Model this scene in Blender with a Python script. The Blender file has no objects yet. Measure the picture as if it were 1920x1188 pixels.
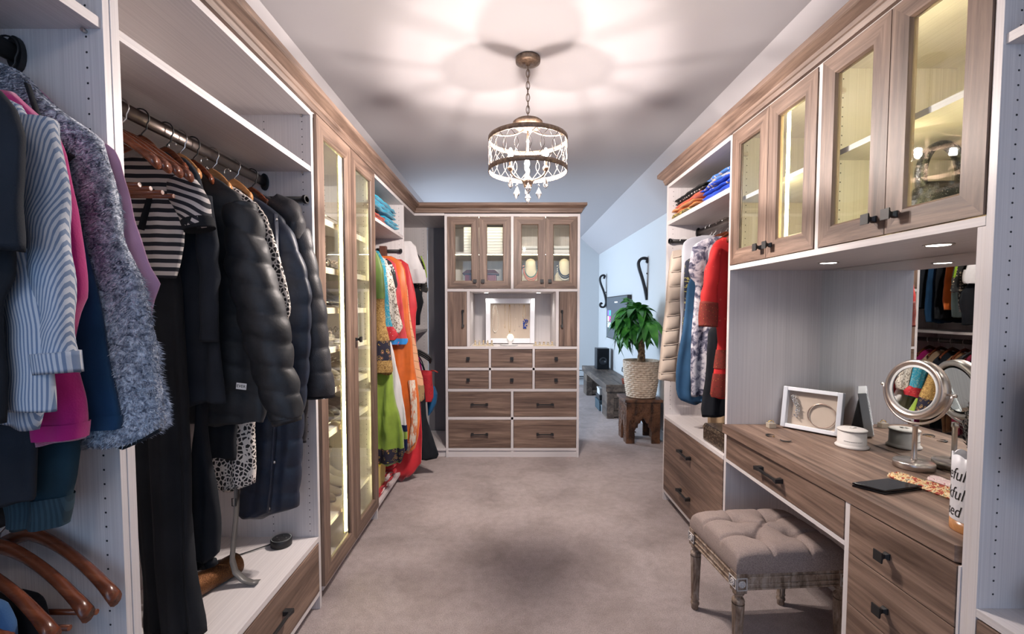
import bpy, bmesh, math, random
from math import sin, cos, pi, sqrt, radians as R_
from mathutils import Vector, Matrix, noise
random.seed(7)
C = bpy.context.scene.collection
S = bpy.context.scene
# ------------------------------------------------------------------ camera, world, light, exposure
cd = bpy.data.cameras.new('camera'); cam = bpy.data.objects.new('camera', cd); C.objects.link(cam)
cd.sensor_fit = 'HORIZONTAL'; cd.sensor_width = 36; cd.lens = 36*865/1920
cd.shift_x = 2/1920; cd.shift_y = 25.25/1920; cd.clip_start = .02
cam.location = (0, 0, 1.35); cam.rotation_euler = (pi/2-.0465, 0, 0)
S.camera = cam
w = bpy.data.worlds.new('world'); S.world = w; w.use_nodes = True
w.node_tree.nodes['Background'].inputs[0].default_value = (.62, .72, .9, 1)
w.node_tree.nodes['Background'].inputs[1].default_value = .6
S.view_settings.view_transform = 'Standard'; S.view_settings.look = 'None'
S.view_settings.gamma = 1; S.view_settings.exposure = 0.42
S.view_settings.use_curve_mapping = False
S.cycles.max_bounces = 8; S.cycles.diffuse_bounces = 5; S.cycles.glossy_bounces = 4
S.cycles.transparent_max_bounces = 16; S.cycles.caustics_reflective = False; S.cycles.caustics_refractive = False
S.cycles.sample_clamp_indirect = 6
def area(name, loc, rot, sx, sy, p, col, spread=pi):
    l = bpy.data.lights.new(name, 'AREA'); l.shape = 'RECTANGLE'; l.size = sx; l.size_y = sy; l.energy = p; l.color = col; l.spread = spread
    o = bpy.data.objects.new(name, l); C.objects.link(o); o.location = loc; o.rotation_euler = rot; return o
# daylight from the window behind the camera and from the bedroom windows beyond the closet
area('window_light_behind', (.1, -1.45, 1.5), (pi/2, 0, 0), 2.3, 1.7, 16, (.34, .62, 1))
area('window_light_bedroom', (-2.55, 6.6, 1.5), (pi/2, 0, -pi/2), 2.2, 1.5, 135, (.66, .83, 1))
def point(name, loc, p, col, r=.015):
    l = bpy.data.lights.new(name, 'POINT'); l.energy = p; l.color = col; l.shadow_soft_size = r
    o = bpy.data.objects.new(name, l); C.objects.link(o); o.location = loc; return o
def candle_light(name, loc, p, col, r=.006):
    """candle bulb: upright filament, little light along its axis upwards"""
    o = point(name, loc, p, col, r); l = o.data; l.use_nodes = True; nt = l.node_tree; e = nt.nodes['Emission']
    tc = nt.nodes.new('ShaderNodeTexCoord'); sp = nt.nodes.new('ShaderNodeSeparateXYZ'); nt.links.new(tc.outputs['Normal'], sp.inputs[0])
    mr = nt.nodes.new('ShaderNodeValToRGB'); ma = nt.nodes.new('ShaderNodeMath'); ma.operation = 'MULTIPLY_ADD'; ma.inputs[1].default_value = .5; ma.inputs[2].default_value = .5
    nt.links.new(sp.outputs[2], ma.inputs[0]); nt.links.new(ma.outputs[0], mr.inputs[0]); el = mr.color_ramp.elements
    pts = [(0, 1), (.3, 1), (.48, .74), (.62, .74), (.75, .50), (.87, .24), (1, .09)]
    while len(el) < len(pts): el.new(.5)
    for q, (a, b) in zip(el, pts): q.position = a; q.color = (b, b, b, 1)
    nt.links.new(mr.outputs[0], e.inputs['Strength']); return o
def spot(name, loc, p, col, ang=2.2, r=.02):
    l = bpy.data.lights.new(name, 'SPOT'); l.energy = p; l.color = col; l.shadow_soft_size = r; l.spot_size = ang; l.spot_blend = .8
    o = bpy.data.objects.new(name, l); C.objects.link(o); o.location = loc; return o
WARM = (1, .885, .82)
# ------------------------------------------------------------------ materials
def new(name):
    m = bpy.data.materials.new(name); m.use_nodes = True; nt = m.node_tree
    return m, nt, nt.nodes['Principled BSDF']
def nd(nt, t, **k):
    n = nt.nodes.new(t)
    for a, b in k.items():
        if a.startswith('i_'):
            n.inputs[a[2:].replace('_', ' ')].default_value = b
        else: setattr(n, a, b)
    return n
def ramp(nt, fac, stops, interp='LINEAR'):
    r = nt.nodes.new('ShaderNodeValToRGB'); r.color_ramp.interpolation = interp
    e = r.color_ramp.elements
    while len(e) < len(stops): e.new(.5)
    for q, (p, c) in zip(e, stops): q.position = p; q.color = (*c, 1)
    nt.links.new(fac, r.inputs[0]); return r.outputs[0]
def coords(nt, sc=(1, 1, 1), kind='Object', rnd=True, rot=(0, 0, 0)):
    tc = nt.nodes.new('ShaderNodeTexCoord'); mp = nt.nodes.new('ShaderNodeMapping'); mp.inputs['Scale'].default_value = sc
    mp.inputs['Rotation'].default_value = rot
    src = tc.outputs[kind]
    if rnd:
        oi = nt.nodes.new('ShaderNodeObjectInfo'); ad = nt.nodes.new('ShaderNodeVectorMath'); ad.operation = 'ADD'
        mu = nt.nodes.new('ShaderNodeMath'); mu.operation = 'MULTIPLY'; mu.inputs[1].default_value = 17.
        nt.links.new(oi.outputs['Random'], mu.inputs[0]); nt.links.new(src, ad.inputs[0]); nt.links.new(mu.outputs[0], ad.inputs[1]); src = ad.outputs[0]
    nt.links.new(src, mp.inputs[0]); return mp.outputs[0]
def tex(nt, vec, scale, detail=3, rough=.55, dist=0):
    n = nd(nt, 'ShaderNodeTexNoise', i_Scale=scale, i_Detail=detail, i_Roughness=rough, i_Distortion=dist); nt.links.new(vec, n.inputs['Vector']); return n.outputs[0]
def mix(nt, f, a, b, mode='MIX'):
    m = nt.nodes.new('ShaderNodeMix'); m.data_type = 'RGBA'; m.blend_type = mode
    for v, i in ((f, 0), (a, 6), (b, 7)):
        if hasattr(v, 'links') or hasattr(v, 'is_linked'): nt.links.new(v, m.inputs[i])
        elif isinstance(v, (int, float)): m.inputs[i].default_value = v
        else: m.inputs[i].default_value = (*v, 1)
    return m.outputs[2]
def bump(nt, b, h, st=.3, dist=.002):
    n = nd(nt, 'ShaderNodeBump', i_Strength=st, i_Distance=dist); nt.links.new(h, n.inputs['Height']); nt.links.new(n.outputs[0], b.inputs['Normal'])
def plain(name, col, rough=.5, metal=0., **k):
    m, nt, b = new(name); b.inputs['Base Color'].default_value = (*col, 1); b.inputs['Roughness'].default_value = rough; b.inputs['Metallic'].default_value = metal
    for a, v in k.items(): b.inputs[a.replace('_', ' ')].default_value = v
    return m
def emit(name, col, st):
    m, nt, b = new(name); b.inputs['Base Color'].default_value = (*col, 1); b.inputs['Emission Color'].default_value = (*col, 1); b.inputs['Emission Strength'].default_value = st; return m
def melamine(name, sc):
    m, nt, b = new(name); v = coords(nt, sc)
    f = tex(nt, v, 1, 4, .7)
    c = ramp(nt, f, [(.3, (.56, .525, .525)), (.5, (.66, .62, .615)), (.7, (.73, .69, .68))])
    nt.links.new(c, b.inputs['Base Color']); b.inputs['Roughness'].default_value = .42; bump(nt, b, f, .15, .0006); return m
WHV = melamine('linen_melamine_vertical', (300, 300, 1.2))
WHY = melamine('linen_melamine_lengthwise', (300, 1.2, 300))
WHX = melamine('linen_melamine_crosswise', (1.2, 300, 300))
def walnut(name, sc):
    m, nt, b = new(name); v = coords(nt, sc)
    f1 = tex(nt, v, 1, 6, .62, .9); v2 = coords(nt, tuple(4*s for s in sc)); f2 = tex(nt, v2, 1, 4, .7, .2)
    c1 = ramp(nt, f1, [(.30, (.080, .047, .033)), (.44, (.160, .102, .075)), (.54, (.222, .146, .108)), (.70, (.33, .228, .172))])
    c2 = ramp(nt, f2, [(.3, (.62, .6, .6)), (.6, (1, 1, 1))])
    nt.links.new(mix(nt, .8, c1, c2, 'MULTIPLY'), b.inputs['Base Color']); b.inputs['Roughness'].default_value = .5; bump(nt, b, f2, .15, .0006); return m
WNV = walnut('walnut_vertical', (26, 26, 1.3)); WNY = walnut('walnut_lengthwise', (26, 1.3, 26)); WNX = walnut('walnut_crosswise', (1.3, 26, 26))
def carpet():
    m, nt, b = new('carpet'); v = coords(nt, (1, 1, 1), rnd=False)
    big = tex(nt, v, 3.2, 4, .6, .6); fine = tex(nt, v, 210, 4, .75)
    mid = tex(nt, v, 22, 4, .65)
    c = ramp(nt, fine, [(.3, (.36, .28, .27)), (.5, (.60, .49, .47)), (.7, (.82, .70, .685))])
    d = ramp(nt, big, [(.36, (.80, .78, .76)), (.55, (1, 1, 1))]); e = ramp(nt, mid, [(.35, (.86, .84, .83)), (.6, (1, 1, 1))])
    nt.links.new(mix(nt, 1., mix(nt, 1., c, d, 'MULTIPLY'), e, 'MULTIPLY'), b.inputs['Base Color']); b.inputs['Roughness'].default_value = .95
    b.inputs['Sheen Weight'].default_value = .25
    bump(nt, b, fine, 1., .012); return m
CARPET = carpet()
def paint(name, col):
    m, nt, b = new(name); v = coords(nt, rnd=False); f = tex(nt, v, 160, 2); b.inputs['Base Color'].default_value = (*col, 1); b.inputs['Roughness'].default_value = .75; bump(nt, b, f, .08, .001); return m
CEIL = paint('ceiling_paint', (.50, .475, .49)); WALL = paint('wall_paint', (.60, .615, .63))
BLK = plain('black_metal', (.010, .010, .011), .5); CHR = plain('chrome', (.8, .8, .8), .15, 1.); NICK = plain('brushed_nickel', (.62, .57, .53), .28, 1.)
GUN = plain('dark_bronze_rod', (.13, .105, .095), .28, .9)
PIN = plain('pin_hole', (.02, .02, .025), .8)
def glass():
    m = bpy.data.materials.new('door_glass'); m.use_nodes = True; nt = m.node_tree; nt.nodes.clear()
    o = nt.nodes.new('ShaderNodeOutputMaterial'); mx = nt.nodes.new('ShaderNodeMixShader'); t = nt.nodes.new('ShaderNodeBsdfTransparent'); g = nd(nt, 'ShaderNodeBsdfGlossy', i_Roughness=.01)
    t.inputs[0].default_value = (.96, .975, .96, 1); fr = nd(nt, 'ShaderNodeLayerWeight', i_Blend=.5)
    pw = nd(nt, 'ShaderNodeMath', operation='POWER'); pw.inputs[1].default_value = 3.2; ma = nd(nt, 'ShaderNodeMath', operation='MULTIPLY_ADD'); ma.inputs[1].default_value = .55; ma.inputs[2].default_value = .035
    nt.links.new(fr.outputs['Facing'], pw.inputs[0]); nt.links.new(pw.outputs[0], ma.inputs[0]); nt.links.new(ma.outputs[0], mx.inputs[0]); nt.links.new(t.outputs[0], mx.inputs[1]); nt.links.new(g.outputs[0], mx.inputs[2]); nt.links.new(mx.outputs[0], o.inputs[0]); return m
GLASS = glass()
CRYS = plain('crystal', (1, 1, 1), .02, 0, Transmission_Weight=.9, IOR=1.5)
MIRR = plain('mirror_silver', (.90, .93, .91), .005, 1.)
LED = emit('led_strip', (1, .90, .46), 34); PUCK = emit('puck_lens', (1, .95, .88), 12)
def cloth(name, col, rough=.85, sheen=.2, bst=.4, bsc=500, var=.25, big=6):
    m, nt, b = new(name); v = coords(nt, rnd=False); f = tex(nt, v, bsc, 2); g = tex(nt, v, big, 3)
    lo = tuple(c*(1-var) for c in col); hi = tuple(min(1, c*(1+var)) for c in col)
    nt.links.new(ramp(nt, g, [(.3, lo), (.7, hi)]), b.inputs['Base Color']); b.inputs['Roughness'].default_value = rough
    b.inputs['Sheen Weight'].default_value = sheen*min(1, max(col)*3); b.inputs['Specular IOR Level'].default_value = .5 if rough < .7 else .2; bump(nt, b, f, bst, .001); return m
def stripes(name, a, c, per, axis=1, rot=0, duty=.5, big=None):
    m, nt, b = new(name); tc = nt.nodes.new('ShaderNodeUVMap'); mp = nd(nt, 'ShaderNodeMapping'); mp.inputs['Rotation'].default_value = (0, 0, rot)
    nt.links.new(tc.outputs[0], mp.inputs[0]); sp = nt.nodes.new('ShaderNodeSeparateXYZ'); nt.links.new(mp.outputs[0], sp.inputs[0])
    mu = nd(nt, 'ShaderNodeMath', operation='MULTIPLY'); mu.inputs[1].default_value = 1/per; nt.links.new(sp.outputs[axis], mu.inputs[0])
    fr = nd(nt, 'ShaderNodeMath', operation='FRACT'); nt.links.new(mu.outputs[0], fr.inputs[0])
    nt.links.new(ramp(nt, fr.outputs[0], [(0, a), (duty, c)], 'CONSTANT'), b.inputs['Base Color']); b.inputs['Roughness'].default_value = .85
    f = tex(nt, coords(nt, rnd=False), 500, 2); bump(nt, b, f, .3, .001); return m
def blotch(name, stops, scale, detail=4, dist=1.0, interp='CONSTANT', sc=(1, 1, 1), rough=.8, bst=.5, bscale=400):
    m, nt, b = new(name); f = tex(nt, coords(nt, sc, rnd=False), scale, detail, .6, dist)
    nt.links.new(ramp(nt, f, stops, interp), b.inputs['Base Color']); b.inputs['Roughness'].default_value = rough
    g = tex(nt, coords(nt, rnd=False), bscale, 2); bump(nt, b, g, bst, .002); return m
def cells(name, stops, scale, kind='DISTANCE_TO_EDGE', dim=(1, 1, 1), rnd=1., rough=.8, interp='CONSTANT', uv=False):
    m, nt, b = new(name)
    v = coords(nt, dim, 'UV' if uv else 'Object', rnd=False)
    n = nd(nt, 'ShaderNodeTexVoronoi', i_Scale=scale, i_Randomness=rnd); n.feature = kind; nt.links.new(v, n.inputs['Vector'])
    nt.links.new(ramp(nt, n.outputs['Distance'], stops, interp), b.inputs['Base Color']); b.inputs['Roughness'].default_value = rough; return m
# ------------------------------------------------------------------ mesh helpers
class MB:
    def __init__(s): s.v = []; s.f = []; s.m = []; s.uv = []; s.sm = []
    def add(s, vs, fs, mi=0, smooth=False, uvs=None):
        o = len(s.v); s.v += [tuple(p) for p in vs]
        for f in fs: s.f.append(tuple(o+i for i in f)); s.m.append(mi); s.sm.append(smooth)
        s.uv += (uvs if uvs else [(p[0], p[2]) for p in vs]); return s
    def box(s, x0, x1, y0, y1, z0, z1, mi=0):
        if x0 > x1: x0, x1 = x1, x0
        if y0 > y1: y0, y1 = y1, y0
        if z0 > z1: z0, z1 = z1, z0
        return s.add([(x0, y0, z0), (x1, y0, z0), (x1, y1, z0), (x0, y1, z0), (x0, y0, z1), (x1, y0, z1), (x1, y1, z1), (x0, y1, z1)],
                     [(0, 3, 2, 1), (4, 5, 6, 7), (0, 1, 5, 4), (1, 2, 6, 5), (2, 3, 7, 6), (3, 0, 4, 7)], mi)
    def hexa(s, lo, hi, mi=0):
        return s.add(list(lo)+list(hi), [(0, 3, 2, 1), (4, 5, 6, 7), (0, 1, 5, 4), (1, 2, 6, 5), (2, 3, 7, 6), (3, 0, 4, 7)], mi)
    def tube(s, pts, r, n=8, closed=False, mi=0, cap=True, ry=None, up=(0, 0, 1)):
        P = [Vector(p) for p in pts]; k = len(P); vs = []; uvs = []
        rr = r if isinstance(r, (list, tuple)) else [r]*k; d = 0; prev = None
        for i, p in enumerate(P):
            a = P[(i-1) % k] if (i or closed) else p; b = P[(i+1) % k] if (i < k-1 or closed) else p
            t = (b-a).normalized()
            if prev is None:
                q = Vector(up); q = q if abs(t.dot(q)) < .95 else Vector((1, 0, 0)); x = t.cross(q).normalized()
            else: x = (prev - t*prev.dot(t)).normalized()
            prev = x; y = t.cross(x)
            if i: d += (p-P[i-1]).length
            for j in range(n):
                th = 2*pi*j/n; vs.append(p + x*cos(th)*rr[i] + y*sin(th)*(ry[i] if isinstance(ry, (list, tuple)) else ry*rr[i] if ry else rr[i])); uvs.append((j/n*2*pi*rr[i], d))
        fs = []
        for i in range(k if closed else k-1):
            for j in range(n):
                a = i*n+j; b = i*n+(j+1) % n; c = ((i+1) % k)*n+(j+1) % n; e = ((i+1) % k)*n+j; fs.append((a, b, c, e))
        s.add(vs, fs, mi, True, uvs)
        if cap and not closed:
            o = len(s.v)-len(vs); s.f.append(tuple(o+j for j in reversed(range(n)))); s.f.append(tuple(o+(k-1)*n+j for j in range(n))); s.m += [mi]*2; s.sm += [False]*2
        return s
    def cyl(s, a, b, r0, r1=None, n=16, mi=0): return s.tube([a, b], [r0, r0 if r1 is None else r1], n, mi=mi)
    def lathe(s, prof, c=(0, 0, 0), n=24, mi=0, smooth=True, axis='z', sq=1., rot=0):
        vs = []; fs = []; k = len(prof)
        for (r, z) in prof:
            for j in range(n):
                th = 2*pi*(j+rot)/n; p = (r*cos(th), r*sin(th)*sq, z)
                if axis == 'y': p = (p[0], z, p[1])
                if axis == 'x': p = (z, p[0], p[1])
                vs.append((c[0]+p[0], c[1]+p[1], c[2]+p[2]))
        for i in range(k-1):
            for j in range(n): fs.append((i*n+j, i*n+(j+1) % n, (i+1)*n+(j+1) % n, (i+1)*n+j))
        cl = prof[0] == prof[-1]
        if prof[0][0] > 1e-5 and not cl: fs.append(tuple(reversed(range(n))))
        if prof[-1][0] > 1e-5 and not cl: fs.append(tuple((k-1)*n+j for j in range(n)))
        s.add(vs, fs, mi, smooth); return s
    def ball(s, c, r, n=8, mi=0, sz=1.): return s.lathe([(max(1e-6, r*sin(pi*i/(n//2))), -r*sz*cos(pi*i/(n//2))) for i in range(n//2+1)], c, n, mi)
    def prism(s, pts, y0, y1, mi=0, plane='xz'):
        k = len(pts); f = {'xz': lambda p, q: (p[0], q, p[1]), 'yz': lambda p, q: (q, p[0], p[1]), 'xy': lambda p, q: (p[0], p[1], q)}[plane]
        return s.add([f(p, y0) for p in pts]+[f(p, y1) for p in pts], [tuple(range(k)), tuple(k+i for i in reversed(range(k)))]+[(i, k+i, k+(i+1) % k, (i+1) % k) for i in range(k)], mi)
    def xf(s, M): s.v = [tuple(M @ Vector(p)) for p in s.v]; return s
    def jit(s, amp, sc, seed=0):
        o = Vector((seed*3.1, seed*1.7, 0))
        s.v = [tuple(Vector(p)+amp*noise.noise_vector(Vector(p)*sc+o)) for p in s.v]; return s
def wloc(o):
    v = Vector((0, 0, 0))
    while o: v += o.location; o = o.parent
    return v
def obj(name, mb, mat, parent=None, bevel=0, label=None, fix=True, loc=None):
    off = wloc(parent) if parent else Vector(loc or (0, 0, 0))
    me = bpy.data.meshes.new(name); me.from_pydata([(p[0]-off.x, p[1]-off.y, p[2]-off.z) for p in mb.v], [], mb.f)
    for m in (mat if isinstance(mat, (list, tuple)) else [mat]): me.materials.append(m)
    me.polygons.foreach_set('material_index', mb.m); me.polygons.foreach_set('use_smooth', mb.sm)
    ul = me.uv_layers.new(name='UVMap'); flat = []
    for l in me.loops: flat += mb.uv[l.vertex_index]
    ul.data.foreach_set('uv', flat)
    if fix:
        bm = bmesh.new(); bm.from_mesh(me); bmesh.ops.recalc_face_normals(bm, faces=bm.faces); bm.to_mesh(me); bm.free()
    me.update(); o = bpy.data.objects.new(name, me); C.objects.link(o)
    if parent: o.parent = parent
    else: o.location = off
    if bevel:
        b = o.modifiers.new('bevel', 'BEVEL'); b.width = bevel; b.segments = 2; b.limit_method = 'ANGLE'
    if label: o['label'] = label
    return o
def tag(o, label=None, cat=None, group=None, kind=None):
    if label: o['label'] = label
    if cat: o['category'] = cat
    if group: o['group'] = group
    if kind: o['kind'] = kind
    return o
def thing(name, label, cat, loc=(0, 0, 0), rz=0, group=None):
    o = bpy.data.objects.new(name, None); C.objects.link(o); o.location = loc; o.rotation_euler = (0, 0, rz); o.empty_display_size = .05
    return tag(o, label, cat, group)
def solo(name, mb, mat, label, cat, group=None, loc=None, bevel=0):
    if loc is None:
        xs = [p[0] for p in mb.v]; ys = [p[1] for p in mb.v]; zs = [p[2] for p in mb.v]; loc = ((min(xs)+max(xs))/2, (min(ys)+max(ys))/2, min(zs))
    return tag(obj(name, mb, mat, None, bevel, loc=loc), label, cat, group)
def struct(name, mb, mat, bevel=0): return tag(obj(name, mb, mat, None, bevel), kind='structure')
def dup(root, loc, rz=0, label=None, group=None):
    r = root.copy(); C.objects.link(r); r.location = loc; r.rotation_euler = (0, 0, rz)
    if label: r['label'] = label
    if group: r['group'] = group
    for ch in list(root.children):
        c = ch.copy(); C.objects.link(c); c.parent = r
        for g in ch.children:
            d = g.copy(); C.objects.link(d); d.parent = c
    return r
B = lambda *a: MB().box(*a)
def arc(c, r, a0, a1, n, plane='xz'):
    out = []
    for i in range(n+1):
        a = a0+(a1-a0)*i/n
        out.append((c[0]+r*cos(a), c[1], c[2]+r*sin(a)) if plane == 'xz' else (c[0], c[1]+r*cos(a), c[2]+r*sin(a)))
    return out
# ------------------------------------------------------------------ the setting
struct('floor', B(-2.9, 1.65, -1.7, 8.3, -.06, 0), CARPET)
XL, XR, XC = -1.36, 1.56, .1
m = MB()
pr = [(XL, 2.3), (-1.02, 2.6), (1.22, 2.6), (XR, 2.31)]
m.prism(pr+[(XR+.1, 2.36), (1.26, 2.7), (-1.06, 2.7), (XL-.1, 2.36)], -1.7, 4.95)
m.prism([(XL, 2.3), (-1.02, 2.6), (1.22, 2.6), (XR, 2.31), (XR+.1, 2.36), (1.26, 2.7), (-1.06, 2.7), (XL-.1, 2.36)], 4.95, 8.3)
struct('ceiling', m, CEIL)
struct('wall_left', B(XL-.1, XL, -1.7, 4.95, 0, 2.34), WALL)
struct('wall_right', B(XR, XR+.1, -1.7, 8.3, 0, 2.35), WALL)
struct('wall_far', B(-2.9, XR+.1, 8.2, 8.3, 0, 2.7), WALL)
# bedroom beyond: dormer side with windows, rear wall behind the camera
struct('wall_dormer', B(-2.9, -2.8, 4.85, 8.3, 0, 2.6).box(-2.9, XL, 4.85, 4.95, 0, 2.6), WALL)
struct('ceiling_dormer', B(-2.9, XL+.02, 4.95, 8.3, 2.32, 2.4), CEIL)
struct('wall_rear', B(-1.46, XR+.1, -1.7, -1.6, 0, 2.7), WALL)
wn = tag(obj('window_1', B(-1.15, 1.35, -1.6, -1.585, .6, 2.4), plain('window_frame', (.8, .8, .8))), kind='structure')
obj('pane', B(-1.05, 1.25, -1.584, -1.58, .7, 2.3), plain('pane_glass', (.5, .6, .75), .1), wn)
wn = tag(obj('window_2', B(-2.8, -2.785, 5.4, 7.8, .7, 2.3), plain('window_frame2', (.8, .8, .8))), kind='structure')
obj('pane', B(-2.784, -2.78, 5.5, 7.7, .8, 2.2), plain('pane_glass2', (.5, .6, .75), .1), wn)
TRIMW = plain('white_trim', (.62, .66, .7), .5)
struct('baseboard_right', B(XR-.015, XR, 4.6, 8.2, 0, .1), TRIMW, .003)
struct('baseboard_far', B(-2.8, XR-.015, 8.185, 8.2, 0, .1), TRIMW, .003)
# electric baseboard heater on the far wall
h = thing('baseboard_heater', 'long white baseboard heater along the foot of the far wall', 'heater', (.9, 8.18, .12))
obj('housing', MB().prism([(8.185, .12), (8.12, .13), (8.115, .24), (8.14, .30), (8.185, .31)], .3, 1.5, plane='yz'), TRIMW, h, .003)
obj('grille_slot', B(.32, 1.48, 8.108, 8.116, .15, .165).box(.32, 1.48, 8.118, 8.126, .262, .272), BLK, h)
# ------------------------------------------------------------------ cabinetry helpers
def fr(c, a, n):
    a = Vector(a).normalized(); n = Vector(n).normalized(); b = n.cross(a)
    return lambda p: tuple(Vector(c)+a*p[0]+b*p[1]+n*p[2])
def knob_mb(c, a, n):
    f = fr(c, a, n); m = MB(); st = [(.009, 0), (.009, .004), (.0055, .012), (.007, .019), (.015, .027), (.0155, .031)]
    vs = []
    for (r, h) in st:
        for (sx, sy) in ((-1, -1), (1, -1), (1, 1), (-1, 1)): vs.append(f((sx*r, sy*r, h)))
    k = len(st); fs = [(3, 2, 1, 0), tuple((k-1)*4+i for i in range(4))]
    for i in range(k-1):
        for j in range(4): fs.append((i*4+j, i*4+(j+1) % 4, i*4+4+(j+1) % 4, i*4+4+j))
    return m.add(vs, fs)
def handle_mb(c, a, n, L=.165):
    f = fr(c, a, n); m = MB()
    for s in (-1, 1):
        x = s*(L/2-.012)
        lo = [f((x-s*.011, -.0095, 0)), f((x+s*.011, -.0095, 0)), f((x+s*.011, .0095, 0)), f((x-s*.011, .0095, 0))]
        hi = [f((x-s*.007, -.006, .026)), f((x+s*.013, -.0085, .030)), f((x+s*.013, .0085, .030)), f((x-s*.007, .006, .026))]
        m.hexa(lo, hi)
        lo = [f((x-s*.02, -.0055, .020)), f((x+s*.013, -.0085, .022)), f((x+s*.013, .0085, .022)), f((x-s*.02, .0055, .020))]
        hi = [f((x-s*.02, -.0055, .029)), f((x+s*.013, -.0085, .033)), f((x+s*.013, .0085, .033)), f((x-s*.02, .0055, .029))]
        m.hexa(lo, hi)
    q = L/2-.03
    m.hexa([f((-q, -.005, .020)), f((q, -.005, .020)), f((q, .005, .020)), f((-q, .005, .020))], [f((-q, -.005, .029)), f((q, -.005, .029)), f((q, .005, .029)), f((-q, .005, .029))])
    return m
def holes(parent, cols, z0, z1, ax, pos, sgn):
    """pin holes: cols = coordinates along the panel; ax 'y' = panel facing +-y at y=pos; 'x' likewise"""
    m = MB()
    for c in cols:
        z = z0
        while z < z1:
            ring = [(c+.0026*cos(2*pi*j/6), z+.0026*sin(2*pi*j/6)) for j in range(6)]
            if ax == 'y': vs = [(p[0], pos+sgn*.0004, p[1]) for p in ring]
            else: vs = [(pos+sgn*.0004, p[0], p[1]) for p in ring]
            m.add(vs, [tuple(range(6))]); z += .032
    return tag(obj('shelf_pin_holes', m, PIN, parent, fix=False), kind='stuff')
def fdoor(parent, name, ax, pos, n, u0, u1, z0, z1, st=.062, th=.02, gl=True, label=None):
    """mitred shaker frame with recessed glass; ax: face plane normal axis, pos front face coordinate, n = outward sign"""
    def P(u, z, d): return (pos-n*d, u, z) if ax == 'x' else (u, pos-n*d, z)
    m = MB(); o = [(u0, z0), (u1, z0), (u1, z1), (u0, z1)]; i_ = [(u0+st, z0+st), (u1-st, z0+st), (u1-st, z1-st), (u0+st, z1-st)]
    c = .006; i2 = [(u0+st+c, z0+st+c), (u1-st-c, z0+st+c), (u1-st-c, z1-st-c), (u0+st+c, z1-st-c)]
    for k in range(4):
        a, b = k, (k+1) % 4
        front = [P(*o[a], 0), P(*o[b], 0), P(*i_[b], 0), P(*i_[a], 0)]
        back = [P(*o[a], th), P(*o[b], th), P(*i2[b], th), P(*i2[a], th)]
        m.hexa(back, front, 1 if k in (0, 2) else 0)
        m.add([P(*i_[a], 0), P(*i_[b], 0), P(*i2[b], .008), P(*i2[a], .008)], [(0, 1, 2, 3)], 1 if k in (0, 2) else 0)
    d = obj(name, m, [WNV, WNY if ax == 'x' else WNX], parent, fix=True)
    if label: d['label'] = label
    g = MB(); e = st-.002
    a, b = P(u0+e, z0+e, .010), P(u1-e, z1-e, .014)
    g.box(a[0], b[0], a[1], b[1], a[2], b[2]); obj('glass_pane', g, GLASS, d)
    return d
def slab(parent, ax, pos, n, u0, u1, z0, z1, th=.019, vert=False, hk=None, L=.165, name='drawer', hz=None, hu=None, hax=None):
    m = MB()
    a = (pos, u0, z0) if ax == 'x' else (u0, pos, z0); b = (pos-n*th, u1, z1) if ax == 'x' else (u1, pos-n*th, z1)
    m.box(a[0], b[0], a[1], b[1], a[2], b[2])
    d = obj(name, m, WNV if vert else (WNY if ax == 'x' else WNX), parent, .001)
    hz = (z0+z1)/2 if hz is None else hz; hu = (u0+u1)/2 if hu is None else hu
    c = (pos, hu, hz) if ax == 'x' else (hu, pos, hz); nn = (n, 0, 0) if ax == 'x' else (0, n, 0); al = hax or ((0, 1, 0) if ax == 'x' else (1, 0, 0))
    if hk == 'knob': obj('knob', knob_mb(c, al, nn), BLK, d, .0006)
    if hk == 'bar': obj('handle', handle_mb(c, al, nn, L), BLK, d, .0008)
    return d
def hinge(parent, c, sx, sy):
    m = MB(); m.box(c[0]-.02*abs(sx), c[0]+.02*abs(sx)+.004, c[1]-.003, c[1]+.003, c[2]-.008, c[2]+.008) if False else None
    m.box(c[0]-.045, c[0]+.01, c[1]-.010*sy, c[1], c[2]-.007, c[2]+.007).box(c[0]-.03, c[0]-.016, c[1]-.004*sy, c[1], c[2]-.026, c[2]+.026)
    m.cyl((c[0]-.023, c[1]-.014*sy, c[2]), (c[0]-.023, c[1], c[2]), .006, n=8)
    return obj('hinge', m, NICK, parent)
def rod(parent, x, z, y0, y1, mat=None):
    m = MB(); n = 14
    ring = [(.0085*cos(2*pi*j/n), .021*sin(2*pi*j/n)) for j in range(n)]
    vs = [(x+p[0]*1.2, y, z+p[1]) for y in (y0, y1) for p in ring]
    m.add(vs, [tuple(range(n)), tuple(n+j for j in range(n))]+[(j, (j+1) % n, n+(j+1) % n, n+j) for j in range(n)], 0, True)
    r = obj('hanging_rod', m, mat or GUN, parent)
    for y, s in ((y0, 1), (y1, -1)):
        pts = [(x+.017*cos(2*pi*j/20), z+.034*sin(2*pi*j/20)*(1.05)) for j in range(20)]
        obj('rod_flange', MB().prism(pts, y, y+s*.012, plane='xz'), BLK, r, .001)
    return r
def valet(parent, y, z, x0, x1):
    m = MB().tube([(x0, y-.022, z), (x1, y-.022, z)], .012, 12, ry=1.5, up=(0, 1, 0)); v = obj('valet_rod', m, BLK, parent)
    e = MB().tube([(x1-.012, y-.022, z), (x1-.004, y-.022, z), (x1, y-.022, z)] if x1 > x0 else [(x1+.012, y-.022, z), (x1, y-.022, z)], .018, 14, ry=1.35, up=(0, 1, 0)); obj('end_cap', e, BLK, v, .001)
    obj('mounting_bracket', B(min(x0, x1)+.02, max(x0, x1)-.05, y-.012, y, z-.012, z+.012), BLK, v)
T = .022
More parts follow.
